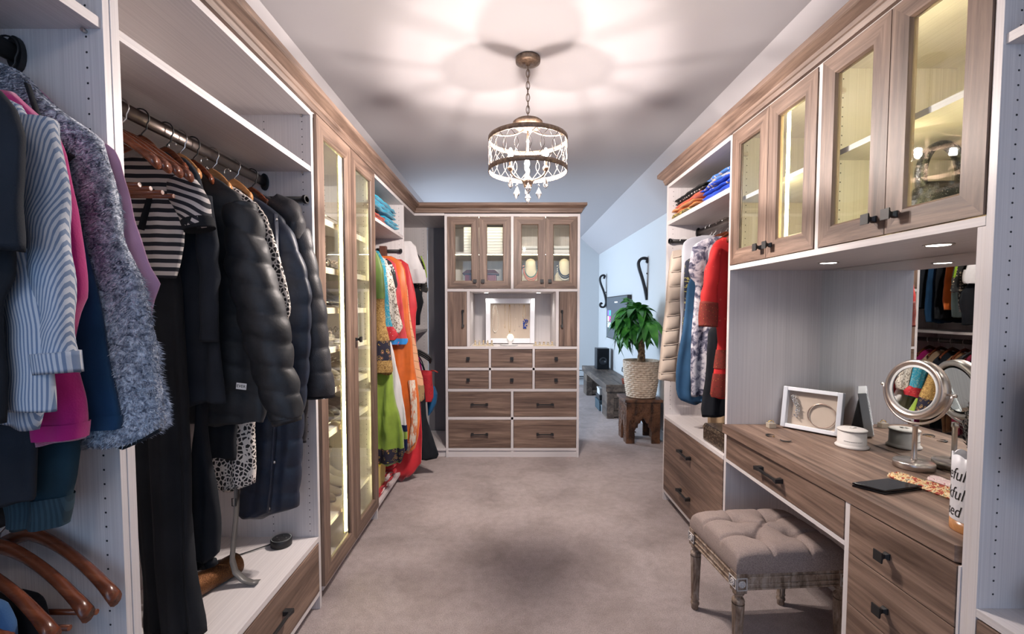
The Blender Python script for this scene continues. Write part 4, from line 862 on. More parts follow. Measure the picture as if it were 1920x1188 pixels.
# ------------------------------------------------------------------ section D: saris and dresses
def fl(name, base, accent, leaf, sc=45):
    return cells(name, [(0, accent), (.14, base), (.30, leaf), (.36, base)], sc, 'F1')
GOLD = blotch('gold_damask', [(.4, (.19, .10, .025)), (.5, (.42, .27, .09)), (.58, (.27, .15, .04))], 70, 5, 1.5); GRN = cloth('olive_green_silk', (.10, .17, .03), .5, .4); LIME = cloth('lime_tulle', (.22, .33, .04), .7, .4)
NFL = fl('navy_floral_border', (.012, .010, .025), (.75, .30, .18), (.35, .22, .05), 38); REDF = cloth('red_silk', (.50, .012, .022), .5, .3); PNK = cloth('coral_pink', (.60, .07, .08), .7)
ORG = cloth('orange_silk', (.62, .13, .015), .45, .3); TRQ = blotch('turquoise_lace', [(.42, (.02, .26, .38)), (.55, (.25, .42, .42)), (.62, (.03, .18, .25))], 60, 5, 1.); PEA = stripes('peach_check', (.18, .09, .03), (.68, .36, .20), .055, 1, .35, .05)
WSQ = blotch('white_braided', [(.38, (.16, .12, .09)), (.46, (.68, .62, .54)), (.62, (.52, .44, .36)), (.70, (.74, .70, .64))], 55, 4, 2., sc=(1, 1, .6)); WHT = cloth('white_cotton', (.66, .64, .64), .9, .1, .4, 400, .05); WHS = cloth('white_satin', (.55, .56, .62), .5, .3, .2, 300, .12)
DX = -1.05
gD = 'dresses on the far left rail'
v = [(-0.889, 1.731), (-0.862, 1.676), (-0.842, 1.606), (-0.837, 1.487), (-0.835, 1.346), (-0.829, 1.255), (-0.802, 1.145), (-0.793, 1.014), (-0.787, 0.943), (-0.794, 0.921)]
kw = dict(xc=DX, lim=LIM, d=.035, fold=.006, k=45, seed=21)
t = garment('gold_kurta', 'gold brocade tunic with an olive neckline and a navy floral border', 'tunic', GOLD, 3.05, v, gD, **kw)
zz = [(-0.897, 0.921), (-0.896, 1.010), (-0.894, 1.142), (-0.890, 1.417), (-0.886, 1.717)]
z_ = [q[1] for q in zz]; band(t, 'gold_hem', GOLD, 3.05, v, z_[0]+.01, z_[1], **kw); band(t, 'floral_border', NFL, 3.05, v, z_[1], z_[2], **kw); band(t, 'olive_yoke', GRN, 3.05, v, z_[3], z_[4], **kw)
v = [(-0.875, 1.130), (-0.808, 0.948), (-0.795, 0.824), (-0.779, 0.692), (-0.765, 0.619), (-0.744, 0.501), (-0.735, 0.375), (-0.750, 0.301)]
kw = dict(xc=-.98, lim=LIM, d=.05, fold=.018, k=70, seed=22)
t = garment('tulle_skirt', 'lime green tulle skirt with a black floral hem', 'skirt', LIME, 3.12, v, gD, **kw)
zz = [(-0.926, 0.305), (-0.924, 0.405)]; band(t, 'floral_hem', NFL, 3.12, v, zz[0][1]+.003, zz[1][1], **kw)
v = [(-0.905, 1.748), (-0.863, 1.675), (-0.847, 1.493), (-0.834, 1.324), (-0.817, 1.229), (-0.781, 1.170), (-0.810, 1.133)]
kw = dict(xc=DX, lim=LIM, d=.02, fold=.006, seed=23)
t = garment('turquoise_tunic', 'turquoise lace tunic with a red dotted cuff, behind the gold tunic', 'tunic', TRQ, 3.18, v, gD, **kw)
zz = [(-0.932, 1.133), (-0.931, 1.229)]; band(t, 'red_cuff', fl('red_dots', (.42, .02, .03), (.75, .6, .5), (.3, .01, .01), 70), 3.18, v, zz[0][1]+.003, zz[1][1], **kw)
v = [(-0.918, 1.734), (-0.870, 1.690), (-0.834, 1.585), (-0.809, 1.462), (-0.781, 1.316), (-0.759, 1.226), (-0.779, 1.188), (-0.801, 1.170)]
garment('braided_shawl', 'cream and tan braided lace shawl on the far left rail', 'shawl', WSQ, 3.25, v, gD, xc=DX, lim=LIM, d=.03, fold=.008, seed=24)
v = [(-0.889, 1.270), (-0.828, 0.963), (-0.787, 0.794), (-0.762, 0.627), (-0.756, 0.499), (-0.758, 0.334), (-0.773, 0.319)]
kw = dict(xc=-1.0, lim=LIM, d=.03, fold=.014, k=80, seed=25)
t = garment('long_white_skirt', 'long white skirt with a navy band behind the lime green skirt', 'skirt', WHT, 3.30, v, gD, **kw)
zz = [(-0.978, 0.319), (-0.977, 0.413), (-0.976, 0.467), (-0.976, 0.514)]; band(t, 'navy_band', cloth('navy_band', (.01, .015, .06)), 3.30, v, zz[0][1]+.003, zz[1][1], **kw); band(t, 'lime_band', LIME, 3.30, v, zz[1][1], zz[2][1], **kw); band(t, 'navy_band', cloth('navy_band2', (.01, .015, .06)), 3.30, v, zz[2][1], zz[3][1], **kw)
v = [(-0.898, 1.714), (-0.860, 1.684), (-0.834, 1.623), (-0.816, 1.523), (-0.836, 1.454), (-0.849, 1.308)]
garment('print_blouse', 'black and white print blouse between the cream shawl and the pink tunic', 'blouse', blotch('ink_print', [(.48, (.02, .02, .025)), (.56, (.6, .58, .58))], 22, 3, 1.), 3.34, v, gD, xc=DX, lim=LIM, d=.018, fold=.004, seed=26)
v = [(-0.888, 1.720), (-0.842, 1.681), (-0.820, 1.553), (-0.805, 1.444), (-0.783, 1.307), (-0.769, 1.189), (-0.762, 1.111), (-0.778, 1.087)]
kw = dict(xc=DX, lim=LIM, d=.02, fold=.008, seed=27)
t = garment('pink_tunic', 'coral pink tunic with a bright blue cuff', 'tunic', PNK, 3.39, v, gD, **kw)
zz = [(-0.994, 1.087), (-0.993, 1.134)]; band(t, 'blue_cuff', cloth('blue_cuff', (.03, .25, .65), .4), 3.39, v, zz[0][1]+.003, zz[1][1], **kw)
v = [(-0.888, 1.742), (-0.836, 1.726), (-0.794, 1.655), (-0.779, 1.544), (-0.765, 1.362), (-0.758, 1.242), (-0.735, 1.106), (-0.717, 0.906), (-0.699, 0.704), (-0.693, 0.541), (-0.702, 0.378), (-0.727, 0.288), (-0.768, 0.264)]
kw = dict(xc=-1.0, lim=LIM, d=.032, fold=.012, k=60, seed=28)
t = garment('orange_sari', 'orange silk sari with a silver striped border', 'sari', ORG, 3.45, v, gD, **kw)
p = [(-0.726, 0.820), (-0.712, 0.667), (-0.709, 0.506), (-0.723, 0.364), (-0.775, 0.294)]
obj('silver_border', MB().tube([(x-.015, 3.415, z) for x, z in p], .026, 8, ry=.25, up=(0, 1, 0)), blotch('silver_zari', [(.4, (.55, .18, .08)), (.48, (.62, .55, .45)), (.62, (.5, .42, .35))], 12, 3, 0, sc=(6, 6, 1)), t)
v = [(-0.829, 1.708), (-0.782, 1.507), (-0.768, 1.346), (-0.745, 1.184), (-0.718, 1.042), (-0.695, 0.899), (-0.672, 0.826), (-0.660, 0.735), (-0.661, 0.653), (-0.685, 0.641)]
kw = dict(xc=-1.0, lim=LIM, d=.03, fold=.009, k=50, seed=29)
t = garment('peach_sari', 'peach sari with thin brown checks and an embroidered end', 'sari', PEA, 3.50, v, gD, **kw)
zz = [(-1.032, 0.641), (-1.031, 0.768)]; band(t, 'embroidered_end', fl('gold_embroidery', (.30, .20, .09), (.5, .04, .03), (.1, .07, .04), 50), 3.50, v, zz[0][1]+.003, zz[1][1], **kw)
v = [(-0.843, 1.730), (-0.790, 1.697), (-0.758, 1.579), (-0.735, 1.473), (-0.723, 1.366), (-0.732, 1.313), (-0.730, 1.099), (-0.724, 0.850), (-0.710, 0.570), (-0.695, 0.385), (-0.693, 0.153), (-0.718, 0.128), (-0.765, 0.051), (-0.786, 0.038)]
garment('red_dress', 'long bright red dress with flared sleeve, reaching the carpet', 'dress', REDF, 3.56, v, gD, xc=-1.0, lim=LIM, d=.035, fold=.014, k=60, seed=30, hemw=.02)
v = [(-0.757, 0.879), (-0.698, 0.750), (-0.682, 0.643), (-0.671, 0.471), (-0.642, 0.362), (-0.613, 0.267), (-0.583, 0.189), (-0.592, 0.154), (-0.678, 0.137)]
garment('black_wide_trousers', 'black wide leg trousers with hem spread near the jewelry dresser', 'trousers', M_BLK, 3.66, v, gD, xc=-.92, lim=-1.2, d=.03, fold=.01, k=50, seed=31)
# hangers
hb = hanger('hanger', 'orange-brown hanger carrying the gold brocade tunic', HWL, CHR, half=.14, thick=.007, slope=.07); place(hb, -1.07, 3.05, 1.80, first=True)
for y, l in ((3.18, 'turquoise lace tunic'), (3.25, 'cream braided shawl'), (3.34, 'black and white print blouse'), (3.39, 'coral pink tunic'), (3.45, 'orange sari'), (3.50, 'peach checked sari'), (3.56, 'long bright red dress')):
    place(hb, -1.07, y, 1.80, label='wooden hanger carrying the '+l)
wp = hanger('hanger', 'white plastic hanger hook at the near end of the far left rail', WPL, WPL, half=.12, thick=.006, slope=.07); place(wp, -1.02, 2.975, 1.80, first=True)
# brown leather strap on the pull-out rod
solo('leather_strap', MB().box(-1.035, -.985, 3.655, 3.70, 1.76, 1.845).box(-1.03, -.99, 3.65, 3.70, 1.70, 1.765).jit(.002, 20), plain('brown_leather', (.12, .045, .03), .5), 'brown leather belt loop over the pull-out rod beside the red dress', 'belt')
# folded piles
def folded(name, label, cat, mat, x0, x1, y0, y1, z0, h, layers=2, group=None, seed=0, fx=1):
    m = MB(); rnd = random.Random(seed); hh = h/layers
    for l in range(layers):
        zc = z0+hh*(l+.5); n = 16; k = 26; vs = []; ox = rnd.uniform(-.012, .012)
        for i in range(k+1):
            t = i/k; y = y0+(y1-y0)*t; e = (1-abs(2*t-1)**7)**.5 if 0 < t < 1 else .25
            for j in range(n):
                th = 2*pi*j/n; cx = abs(cos(th))**.35*(1 if cos(th) > 0 else -1); sz = abs(sin(th))**.75*(1 if sin(th) > 0 else -1)
                p = Vector(((x0+x1)/2+ox+(x1-x0)/2*cx*(.96+.04*e), y, zc+hh*.49*sz*e)); nn = noise.noise_vector(p*14+Vector((seed, l, 0)))
                vs.append((p.x+nn[0]*.012, p.y+nn[1]*.006, max(z0+.001, p.z+nn[2]*.006)))
        fs = [tuple(range(n)), tuple(k*n+j for j in range(n))]
        for i in range(k):
            for j in range(n): fs.append((i*n+j, i*n+(j+1) % n, (i+1)*n+(j+1) % n, (i+1)*n+j))
        m.add(vs, fs, 0, True)
    return solo(name, m, mat, label, cat, group)
TQ = cloth('turquoise_cotton', (.005, .33, .50), .7, .3)
folded('folded_top', 'turquoise folded garment at the far end of the high left shelf', 'clothes', TQ, -1.2, -.885, 3.27, 3.66, 1.935, .075, 3, 'folded clothes on the high left shelf', 1)
folded('folded_top', 'red-brown folded garment at the near bottom of the high left shelf pile', 'clothes', cloth('brick_red', (.35, .045, .02)), -1.2, -.88, 2.96, 3.26, 1.935, .045, 2, 'folded clothes on the high left shelf', 2)
folded('folded_top', 'black patterned folded garment on the red-brown one, high left shelf', 'clothes', blotch('black_pattern', [(.5, (.015, .015, .018)), (.6, (.2, .18, .17))], 30), -1.2, -.9, 2.95, 3.23, 1.982, .05, 2, 'folded clothes on the high left shelf', 3)
folded('folded_top', 'large turquoise garment on top of the pile on the high left shelf', 'clothes', TQ, -1.2, -.885, 2.95, 3.64, 2.034, .075, 3, 'folded clothes on the high left shelf', 4)
# bottom of section D
YEL = cloth('yellow_bag_card', (.55, .42, .02), .5)
yb = thing('yellow_bag', 'yellow gift bag standing under the lime green skirt', 'bag', (-1.02, 3.1, .085))
obj('bag_body', MB().prism([(-1.16, .085), (-.9, .085), (-.88, .30), (-1.18, .30)], 3.0, 3.22), YEL, yb, .003)
obj('carry_handle', MB().tube(arc((-1.02, 3.0-.003, .27), .05, 0, pi, 10), .003, 6), REDF, yb)
folded('striped_cloth', 'red and white striped folded cloth on the low shelf under the saris', 'cloth', stripes('red_white_stripes', (.42, .04, .05), (.66, .56, .54), .022, 1, .8, .5), -1.1, -.875, 2.96, 3.42, .085, .05, 2, None, 7)
folded('red_cloth', 'crumpled dark red cloth at the far end of the low shelf', 'cloth', REDF, -1.15, -.88, 3.43, 3.70, .085, .09, 2, None, 9)
# ------------------------------------------------------------------ corner E
gE = 'short garments in the corner cabinet'
v = [(-0.832, 1.912), (-0.789, 1.868), (-0.763, 1.766), (-0.733, 1.678), (-0.720, 1.581), (-0.729, 1.563)]
t = garment('white_blouse', 'white blouse with a flounced peplum in the corner cabinet', 'blouse', WHT, 3.86, v, gE, xc=-1.08, lim=LIM, d=.03, fold=.012, k=60, seed=41)
obj('flounce', garment_mb(3.86, v, xc=-1.08, lim=LIM, d=.035, fold=.016, k=70, seed=42, zr=(v[3][1], v[-1][1]), grow=.012), WHT, t)
v = [(-0.850, 1.884), (-0.795, 1.820), (-0.759, 1.757), (-0.737, 1.666), (-0.715, 1.565), (-0.711, 1.506), (-0.725, 1.492)]
t = garment('patterned_top', 'black and cream diamond patterned top with a lime edge in the corner cabinet', 'top', cells('diamond_print', [(0, (.45, .36, .25)), (.13, (.02, .018, .016)), (.32, (.4, .32, .22)), (.42, (.015, .015, .015))], 40, 'F1', rnd=.15), 3.98, v, gE, xc=-1.08, lim=LIM, d=.02, fold=.006, seed=43)
p = [(-0.766, 1.801), (-0.735, 1.710), (-0.718, 1.619)]
obj('lime_edge', MB().tube([(x, 3.96, z) for x, z in p], .012, 8, ry=.4), cloth('lime_edge', (.3, .5, .03)), t)
v = [(-0.851, 1.617), (-0.761, 1.490), (-0.748, 1.409), (-0.767, 1.300), (-0.773, 1.218)]
t = garment('black_dress', 'short black dress with gold trimmed hem in the corner cabinet', 'dress', M_BLK, 3.93, v, gE, xc=-1.02, lim=LIM, d=.02, fold=.006, seed=44)
for i, (y, c, z0_, w_, l_) in enumerate(((4.08, 'zebra print tunic', 1.32, .20, 'zebra'), (4.15, 'teal blouse', 1.28, .19, 'teal'), (4.22, 'orange blouse', 1.34, .20, 'orange'), (4.32, 'black tunic', 1.25, .19, 'black'), (4.40, 'navy dress', 1.22, .2, 'navy'), (4.50, 'black jacket', 1.36, .21, 'blackj'), (4.60, 'dark blouse', 1.40, .2, 'dark'))):
    mt = {'zebra': blotch('zebra', [(.5, (.03, .03, .03)), (.52, (.5, .48, .45))], 18, 2, 2.), 'teal': cloth('pale_teal', (.35, .5, .5)), 'orange': ORG, 'black': M_BLK, 'navy': M_NAVF, 'blackj': M_CHAR, 'dark': M_BLK}[l_]
    vv = [(-1.04, 1.83), (-.96, 1.80), (-.90, 1.74), (-1.08+w_, 1.6), (-1.08+w_*1.0, z0_+.1), (-1.08+w_*.95, z0_)]
    garment('hanging_blouse', c+' hanging at the back of the corner cabinet, seen in the wall mirror', 'top', mt, y, vv, gE, xc=-1.08, lim=LIM, d=.018, fold=.006, seed=50+i)
for i, (y, c, mt) in enumerate(((3.9, 'dark red jacket', cloth('maroon', (.12, .01, .02))), (4.0, 'black coat', M_BLK), (4.1, 'rose jacket', cloth('rose', (.35, .04, .09))), (4.2, 'tan jacket', cloth('tan', (.3, .16, .08))), (4.32, 'grey blazer', M_CHAR), (4.44, 'beige blazer', cloth('beige', (.42, .3, .2))), (4.56, 'magenta coat', M_MAG))):
    vv = [(-1.04, .95), (-.96, .92), (-.90, .86), (-.88, .75), (-.89, .35), (-.90, .22)]
    garment('hanging_jacket', c+' on the lower rail of the corner cabinet, seen in the wall mirror', 'jacket', mt, y, vv, 'jackets on the lower corner rail', xc=-1.08, lim=LIM, d=.02, fold=.006, seed=60+i)
hc = hanger('hanger', 'red-brown hanger carrying the white flounced blouse', HWO, CHR, half=.15, thick=.007, slope=.07); place(hc, -1.08, 3.86, 1.93, first=True)
for y, l in ((3.98, 'diamond patterned top'), (3.93, 'short black dress'), (4.08, 'zebra tunic'), (4.15, 'teal blouse'), (4.22, 'orange blouse'), (4.32, 'black tunic'), (4.40, 'navy dress'), (4.50, 'black jacket'), (4.60, 'dark blouse')): place(hc, -1.08, y, 1.93, label='wooden hanger carrying the '+l+' in the corner cabinet')
for y, l in ((3.9, 'dark red jacket'), (4.0, 'black coat'), (4.1, 'rose jacket'), (4.2, 'tan jacket'), (4.32, 'grey blazer'), (4.44, 'beige blazer'), (4.56, 'magenta coat')): place(hc, -1.08, y, 1.05, label='wooden hanger carrying the '+l+' on the lower corner rail')
# black curved empty hangers and bags hooked on the post
for k, (y, l) in enumerate(((3.80, 'upper'), (3.84, 'middle'), (3.88, 'lower'))):
    p = [(-0.810, 1.016), (-0.757, 1.007), (-0.708, 0.981), (-0.668, 0.954), (-0.655, 0.927)]
    solo('velvet_hanger', MB().tube([(-.885+.004*k, y, 1.121), (-.85, y, 1.085)]+[(x-.012*k, y, z-.018*k) for x, z in p], [.003, .004, .006, .006, .006, .007, .006], 8, ry=1.4), BLK, l+' of three curved black velvet hanger arms above the red bag', 'hanger', 'black velvet hangers above the red bag')
rb = thing('tote_bag', 'red floral tote bag hanging left of the jewelry dresser', 'bag', (-.75, 3.85, .85))
v = [(-0.723, 0.837), (-0.660, 0.833), (-0.657, 0.721), (-0.649, 0.608), (-0.662, 0.576)]
obj('bag_body', garment_mb(3.84, v, hid=[(-0.750, 0.837), (-0.746, 0.721), (-0.743, 0.576)], d=.05, fold=.006, k=25, seed=70), fl('red_floral', (.50, .02, .03), (.10, .01, .02), (.32, .01, .02), 22), rb)
p = [(-0.669, 0.837), (-0.638, 0.833), (-0.611, 0.819)]; obj('strap', MB().tube([(x, 3.84, z) for x, z in p], .006, 6), plain('red_leather', (.3, .03, .02), .5), rb)
bb = thing('shoulder_bag', 'blue and tan shoulder bag under the red floral bag', 'bag', (-.72, 3.95, .75))
v = [(-0.690, 0.693), (-0.657, 0.684), (-0.635, 0.619), (-0.645, 0.536), (-0.673, 0.471), (-0.701, 0.438)]
obj('bag_body', garment_mb(3.95, v, hid=[(-0.713, 0.693), (-0.718, 0.587), (-0.715, 0.438)], d=.05, fold=.003, k=20, seed=71), plain('blue_leather', (.01, .10, .24), .4), bb)
obj('shoulder_strap', MB().tube([(-.735, 3.95, .80), (-.76, 3.93, .90), (-.79, 3.89, .97), (-.81, 3.86, 1.0), (-.80, 3.90, .95), (-.765, 3.97, .86), (-.745, 3.97, .80)], .005, 6), plain('blue_strap', (.01, .03, .06), .5), bb)
obj('tan_panel', MB().box(-.735, -.705, 3.89, 3.90, .72, .80), plain('tan_leather', (.3, .15, .05), .5), bb)
# ------------------------------------------------------------------ shoes
def shoe_mb(sec, L, n=14):
    m = MB(); vs = []
    for (s, w, zb, zt) in sec:
        for j in range(n):
            th = 2*pi*j/n; yy = w*cos(th)*(1 if sin(th) < 0 else 1-.25*sin(th)); zz = (zb+zt)/2+(zt-zb)/2*(sin(th) if sin(th) > 0 else max(-1, 1.6*sin(th))); vs.append((s*L, yy, zz))
    k = len(sec); fs = [tuple(range(n)), tuple((k-1)*n+j for j in range(n))]
    for i in range(k-1):
        for j in range(n): fs.append((i*n+j, i*n+(j+1) % n, (i+1)*n+(j+1) % n, (i+1)*n+j))
    return m.add(vs, fs, 0, True)
def make_shoe(kind, label, mat, sole, group):
    t = thing('shoe', label, 'shoe', group=group); L = .235
    if kind == 'pump':
        obj('upper', shoe_mb([(0, .018, .075, .125), (.05, .028, .073, .13), (.2, .030, .060, .115), (.4, .032, .028, .065), (.55, .036, .008, .045), (.7, .040, .003, .048), (.85, .036, .003, .042), (.95, .022, .004, .03), (1, .008, .006, .016)], L), mat, t)
        obj('stiletto_heel', MB().cyl((.012, 0, 0), (.014, 0, .08), .005, .016, 8), sole, t)
        obj('sole', shoe_mb([(0, .018, .070, .076), (.2, .027, .056, .062), (.4, .03, .022, .030), (.55, .035, .002, .010), (.8, .037, 0, .006), (1, .01, 0, .005)], L), sole, t)
    if kind == 'sandal':
        obj('footbed', shoe_mb([(0, .024, .060, .070), (.2, .029, .048, .058), (.45, .032, .018, .030), (.6, .038, .003, .016), (.85, .038, .002, .014), (1, .018, .002, .012)], L), mat, t)
        obj('block_heel', MB().hexa([(0, -.018, 0), (.035, -.018, 0), (.035, .018, 0), (0, .018, 0)], [(-.003, -.023, .06), (.045, -.023, .052), (.045, .023, .052), (-.003, .023, .06)]), sole, t)
        for x, h in ((.13, .045), (.155, .04), (.18, .036)): obj('strap', MB().tube([(x, .038*cos(a), .014+h*sin(a)) for a in [pi*i/8 for i in range(9)]], .004, 6), mat, t)
        obj('ankle_strap', MB().tube([(.03+.032*cos(a), .030*sin(a), .125+.012*cos(a)) for a in [2*pi*i/14 for i in range(14)]], .0035, 6, closed=True).tube([(-.002, 0, .065), (-.004, 0, .12)], .004, 6), mat, t)
    if kind == 'trainer':
        obj('upper', shoe_mb([(0, .022, .02, .07), (.06, .032, .018, .088), (.22, .034, .018, .09), (.36, .035, .018, .082), (.55, .038, .018, .064), (.75, .041, .018, .050), (.9, .036, .018, .04), (1, .015, .018, .03)], L), mat, t)
        obj('sole', shoe_mb([(0, .025, 0, .022), (.2, .034, 0, .022), (.5, .037, 0, .020), (.8, .043, 0, .020), (1, .018, 0, .018)], L), sole, t)
        for x in (.10, .12, .14): obj('lace', MB().tube([(x, -.02, .078-(x-.1)*.35), (x+.006, 0, .084-(x-.1)*.35), (x, .02, .078-(x-.1)*.35)], .0025, 6), WPL, t)
    if kind == 'boot':
        obj('foot', shoe_mb([(0, .024, .02, .09), (.06, .034, .016, .12), (.22, .036, .012, .13), (.38, .036, .010, .10), (.55, .039, .008, .068), (.75, .042, .008, .054), (.9, .034, .008, .042), (1, .012, .010, .028)], L), mat, t)
        obj('shaft', MB().lathe([(.036, .07), (.038, .11), (.040, .15), (.044, .19), (.045, .20), (.041, .20), (.036, .15)], (.045, 0, 0), 20), mat, t)
        obj('heel', MB().hexa([(.004, -.022, 0), (.055, -.022, 0), (.055, .022, 0), (.004, .022, 0)], [(0, -.026, .03), (.06, -.026, .022), (.06, .026, .022), (0, .026, .03)]), sole, t)
        obj('sole', shoe_mb([(.2, .034, .006, .014), (.5, .037, 0, .010), (.8, .042, 0, .010), (1, .014, 0, .010)], L), sole, t)
        obj('cuff_ruffle', MB().lathe([(.046, .175), (.052, .185), (.046, .195), (.053, .205), (.044, .212), (.040, .20)], (.045, 0, 0), 20).jit(.004, 60), mat, t)
    return t
SNK = blotch('metallic_snake', [(.42, (.32, .24, .19)), (.5, (.62, .52, .45)), (.6, (.15, .11, .09))], 90, 3, .5, rough=.3); GREYM = plain('pewter_leather', (.10, .10, .11), .3); CORK = plain('cork_sole', (.45, .28, .15), .7); TAUP = cloth('taupe_suede', (.30, .27, .22)); DKS = plain('dark_sole', (.04, .035, .03), .6); BLKL = plain('black_leather', (.015, .015, .015), .3); GRS = plain('grey_canvas', (.18, .15, .12), .8)
plan = [(1, 'sandal', SNK, DKS, 'metallic snakeskin sandals'), (2, 'pump', GREYM, DKS, 'pewter grey pumps'), (3, 'sandal', BLKL, CORK, 'black strappy sandals'), (4, 'trainer', GRS, TAUP, 'grey-brown lace-up shoes'), (5, 'pump', BLKL, BLKL, 'black pumps'), (7, 'boot', TAUP, DKS, 'taupe suede ankle boots')]
ords = ['first', 'second', 'third', 'fourth', 'fifth', 'sixth', 'seventh', 'lowest']
alt = [GREYM, BLKL, SNK, TAUP, GREYM, GRS]
for idx, (si, kind, mt, so, nm) in enumerate(plan):
    for pi_, (yc, m2, where) in enumerate(((2.36, mt, 'nearest'), (2.56, alt[idx], 'middle'), (2.78, mt, 'farthest'))):
        nm2 = {0: nm, 1: nm.split(' ', 1)[1], 2: nm}[pi_]; lab = '%s shoe of the %s %s, %s shelf of the shoe cabinet' % ('%s', where, nm2, ords[si])
        s0 = make_shoe(kind, lab % 'nearer', m2, so, 'shoes, %s pair on the %s shelf' % (where, ords[si]))
        tilt = 0 if si == 7 else .147; x0 = -1.21; z0 = SZ[si]+(.0652*(abs(x0)-.92)/.42 if si != 7 else 0)+.003
        s0.location = (x0, yc-.043, z0); s0.rotation_euler = (0, tilt, 0)
        dup(s0, (x0, yc+.043, z0), 0, lab % 'farther').rotation_euler = (0, tilt, 0)
# ------------------------------------------------------------------ right hanging unit G
gG = 'garments on the right rail'; GXC = 1.29; GL_ = 1.535
REDK = fl('red_printed_cotton', (.58, .018, .018), (.66, .07, .04), (.56, .02, .02), 26); REDB = fl('red_paisley_border', (.20, .02, .012), (.55, .12, .03), (.06, .03, .01), 75)
v = [(1.102, 1.721), (1.074, 1.710), (1.050, 1.680), (1.037, 1.625), (1.043, 1.459), (1.069, 1.291), (1.088, 1.179), (1.075, 1.010), (1.060, 0.902), (1.066, 0.885)]
kw = dict(xc=GXC, lim=GL_, d=.03, fold=.008, k=50, seed=81)
t = garment('red_kurta', 'long red printed kurta with paisley borders beside the vanity', 'kurta', REDK, 2.42, v, gG, **kw)
zz = [(1.077, 0.880), (1.075, 1.010), (1.074, 1.038), (1.072, 1.137)]; band(t, 'paisley_hem', REDB, 2.42, v, zz[0][1]+.006, zz[1][1], **kw); band(t, 'printed_band', REDB, 2.42, v, zz[2][1], zz[3][1], **kw)
p = [(1.067, 1.664), (1.044, 1.570), (1.029, 1.459), (1.023, 1.347), (1.022, 1.263)]
obj('sleeve', sleeve_mb([(x, 2.395, z) for x, z in p], [.026, .034, .040, .045, .046], [.02, .026, .03, .032, .034], seed=12, crease=.008), REDK, t)
p = [(1.025, 1.386), (1.023, 1.319), (1.022, 1.258)]
obj('sleeve_border', sleeve_mb([(x, 2.395, z) for x, z in p], [.0465, .0475, .0475], [.034, .035, .036], seed=12, crease=.006, rng=8), REDB, t)
v = [(1.127, 1.289), (1.079, 1.225), (1.071, 1.055), (1.060, 0.878), (1.055, 0.795), (1.059, 0.762)]
garment('black_trousers', 'black trousers hanging behind the red printed kurta', 'trousers', M_BLK, 2.52, v, gG, xc=1.24, lim=GL_, d=.03, fold=.006, seed=82)
v = [(1.159, 1.761), (1.090, 1.743), (1.033, 1.710), (1.019, 1.650), (1.008, 1.577), (1.018, 1.529), (1.052, 1.496), (1.050, 1.453), (1.045, 1.374), (1.040, 1.164), (1.031, 0.979), (1.034, 0.843)]
garment('tie_dye_dress', 'black and white tie-dye dress on the right rail', 'dress', blotch('tie_dye', [(.36, (.02, .022, .05)), (.46, (.14, .14, .2)), (.52, (.42, .40, .45)), (.6, (.60, .58, .61))], 17, 5, 1.2, 'LINEAR'), 2.64, v, gG, xc=1.25, lim=GL_, d=.028, fold=.010, k=55, seed=83)
v = [(1.086, 1.539), (1.064, 1.491), (1.055, 1.424), (1.040, 1.224), (1.017, 1.056), (1.005, 0.958), (1.004, 0.860), (1.014, 0.814), (1.037, 0.791), (1.080, 0.778)]
garment('denim_dress', 'long blue denim dress with rounded hem on the right rail', 'dress', cloth('denim_blue', (.03, .085, .17), .9, .1, .6, 600), 2.79, v, gG, hid=[(1.179, 1.539), (1.200, 1.282), (1.206, 0.958), (1.203, 0.778)], d=.025, fold=.008, k=50, seed=84)
v = [(1.114, 1.669), (1.075, 1.643), (1.074, 1.545), (1.073, 1.413), (1.069, 1.247), (1.067, 1.147)]
garment('floral_shirt', 'navy and yellow floral garment peeking between white shirt and denim dress', 'shirt', blotch('navy_yellow', [(.48, (.03, .035, .06)), (.56, (.42, .38, .12)), (.66, (.10, .12, .2))], 40, 4, 1.), 2.87, v, gG, xc=1.25, lim=GL_, d=.02, fold=.004, seed=85)
v = [(1.219, 1.819), (1.165, 1.809), (1.131, 1.799), (1.101, 1.772), (1.091, 1.721), (1.090, 1.606), (1.089, 1.432), (1.088, 1.278), (1.088, 1.123)]
garment('white_shirt', 'white long shirt behind the tie-dye dress on the right rail', 'shirt', WHS, 2.97, v, gG, xc=1.27, lim=GL_, d=.02, fold=.007, k=40, seed=86)
# hanging organiser
og = thing('shoe_organizer', 'beige fabric hanging organizer with ten pockets at the far end of the right rail', 'organizer', (1.12, 3.10, 1.76))
BEI = cloth('beige_canvas', (.55, .46, .38), .9, .1, .5, 500, .06); P = [(1.062, 1.686), (1.052, 1.594), (1.043, 1.499), (1.038, 1.400), (1.029, 1.304), (1.019, 1.208), (1.010, 1.111), (1.004, 1.018), (0.995, 0.924), (0.992, 0.878)]
Q = [(1.139, 1.707), (1.141, 1.605), (1.139, 1.509), (1.134, 1.414), (1.128, 1.318), (1.119, 1.222), (1.110, 1.125), (1.104, 1.032), (1.099, 0.932), (1.096, 0.867)]
vp = [(1.075, 1.735), (1.124, 1.742)]
m = MB(); m.hexa([(P[0][0], 3.06, P[0][1]), (Q[0][0], 3.06, Q[0][1]), (Q[0][0], 3.10, Q[0][1]), (P[0][0], 3.10, P[0][1])], [(vp[0][0], 3.07, vp[0][1]), (vp[1][0], 3.07, vp[1][1]), (vp[1][0], 3.09, vp[1][1]), (vp[0][0], 3.09, vp[0][1])]); obj('top_flap', m, BEI, og)
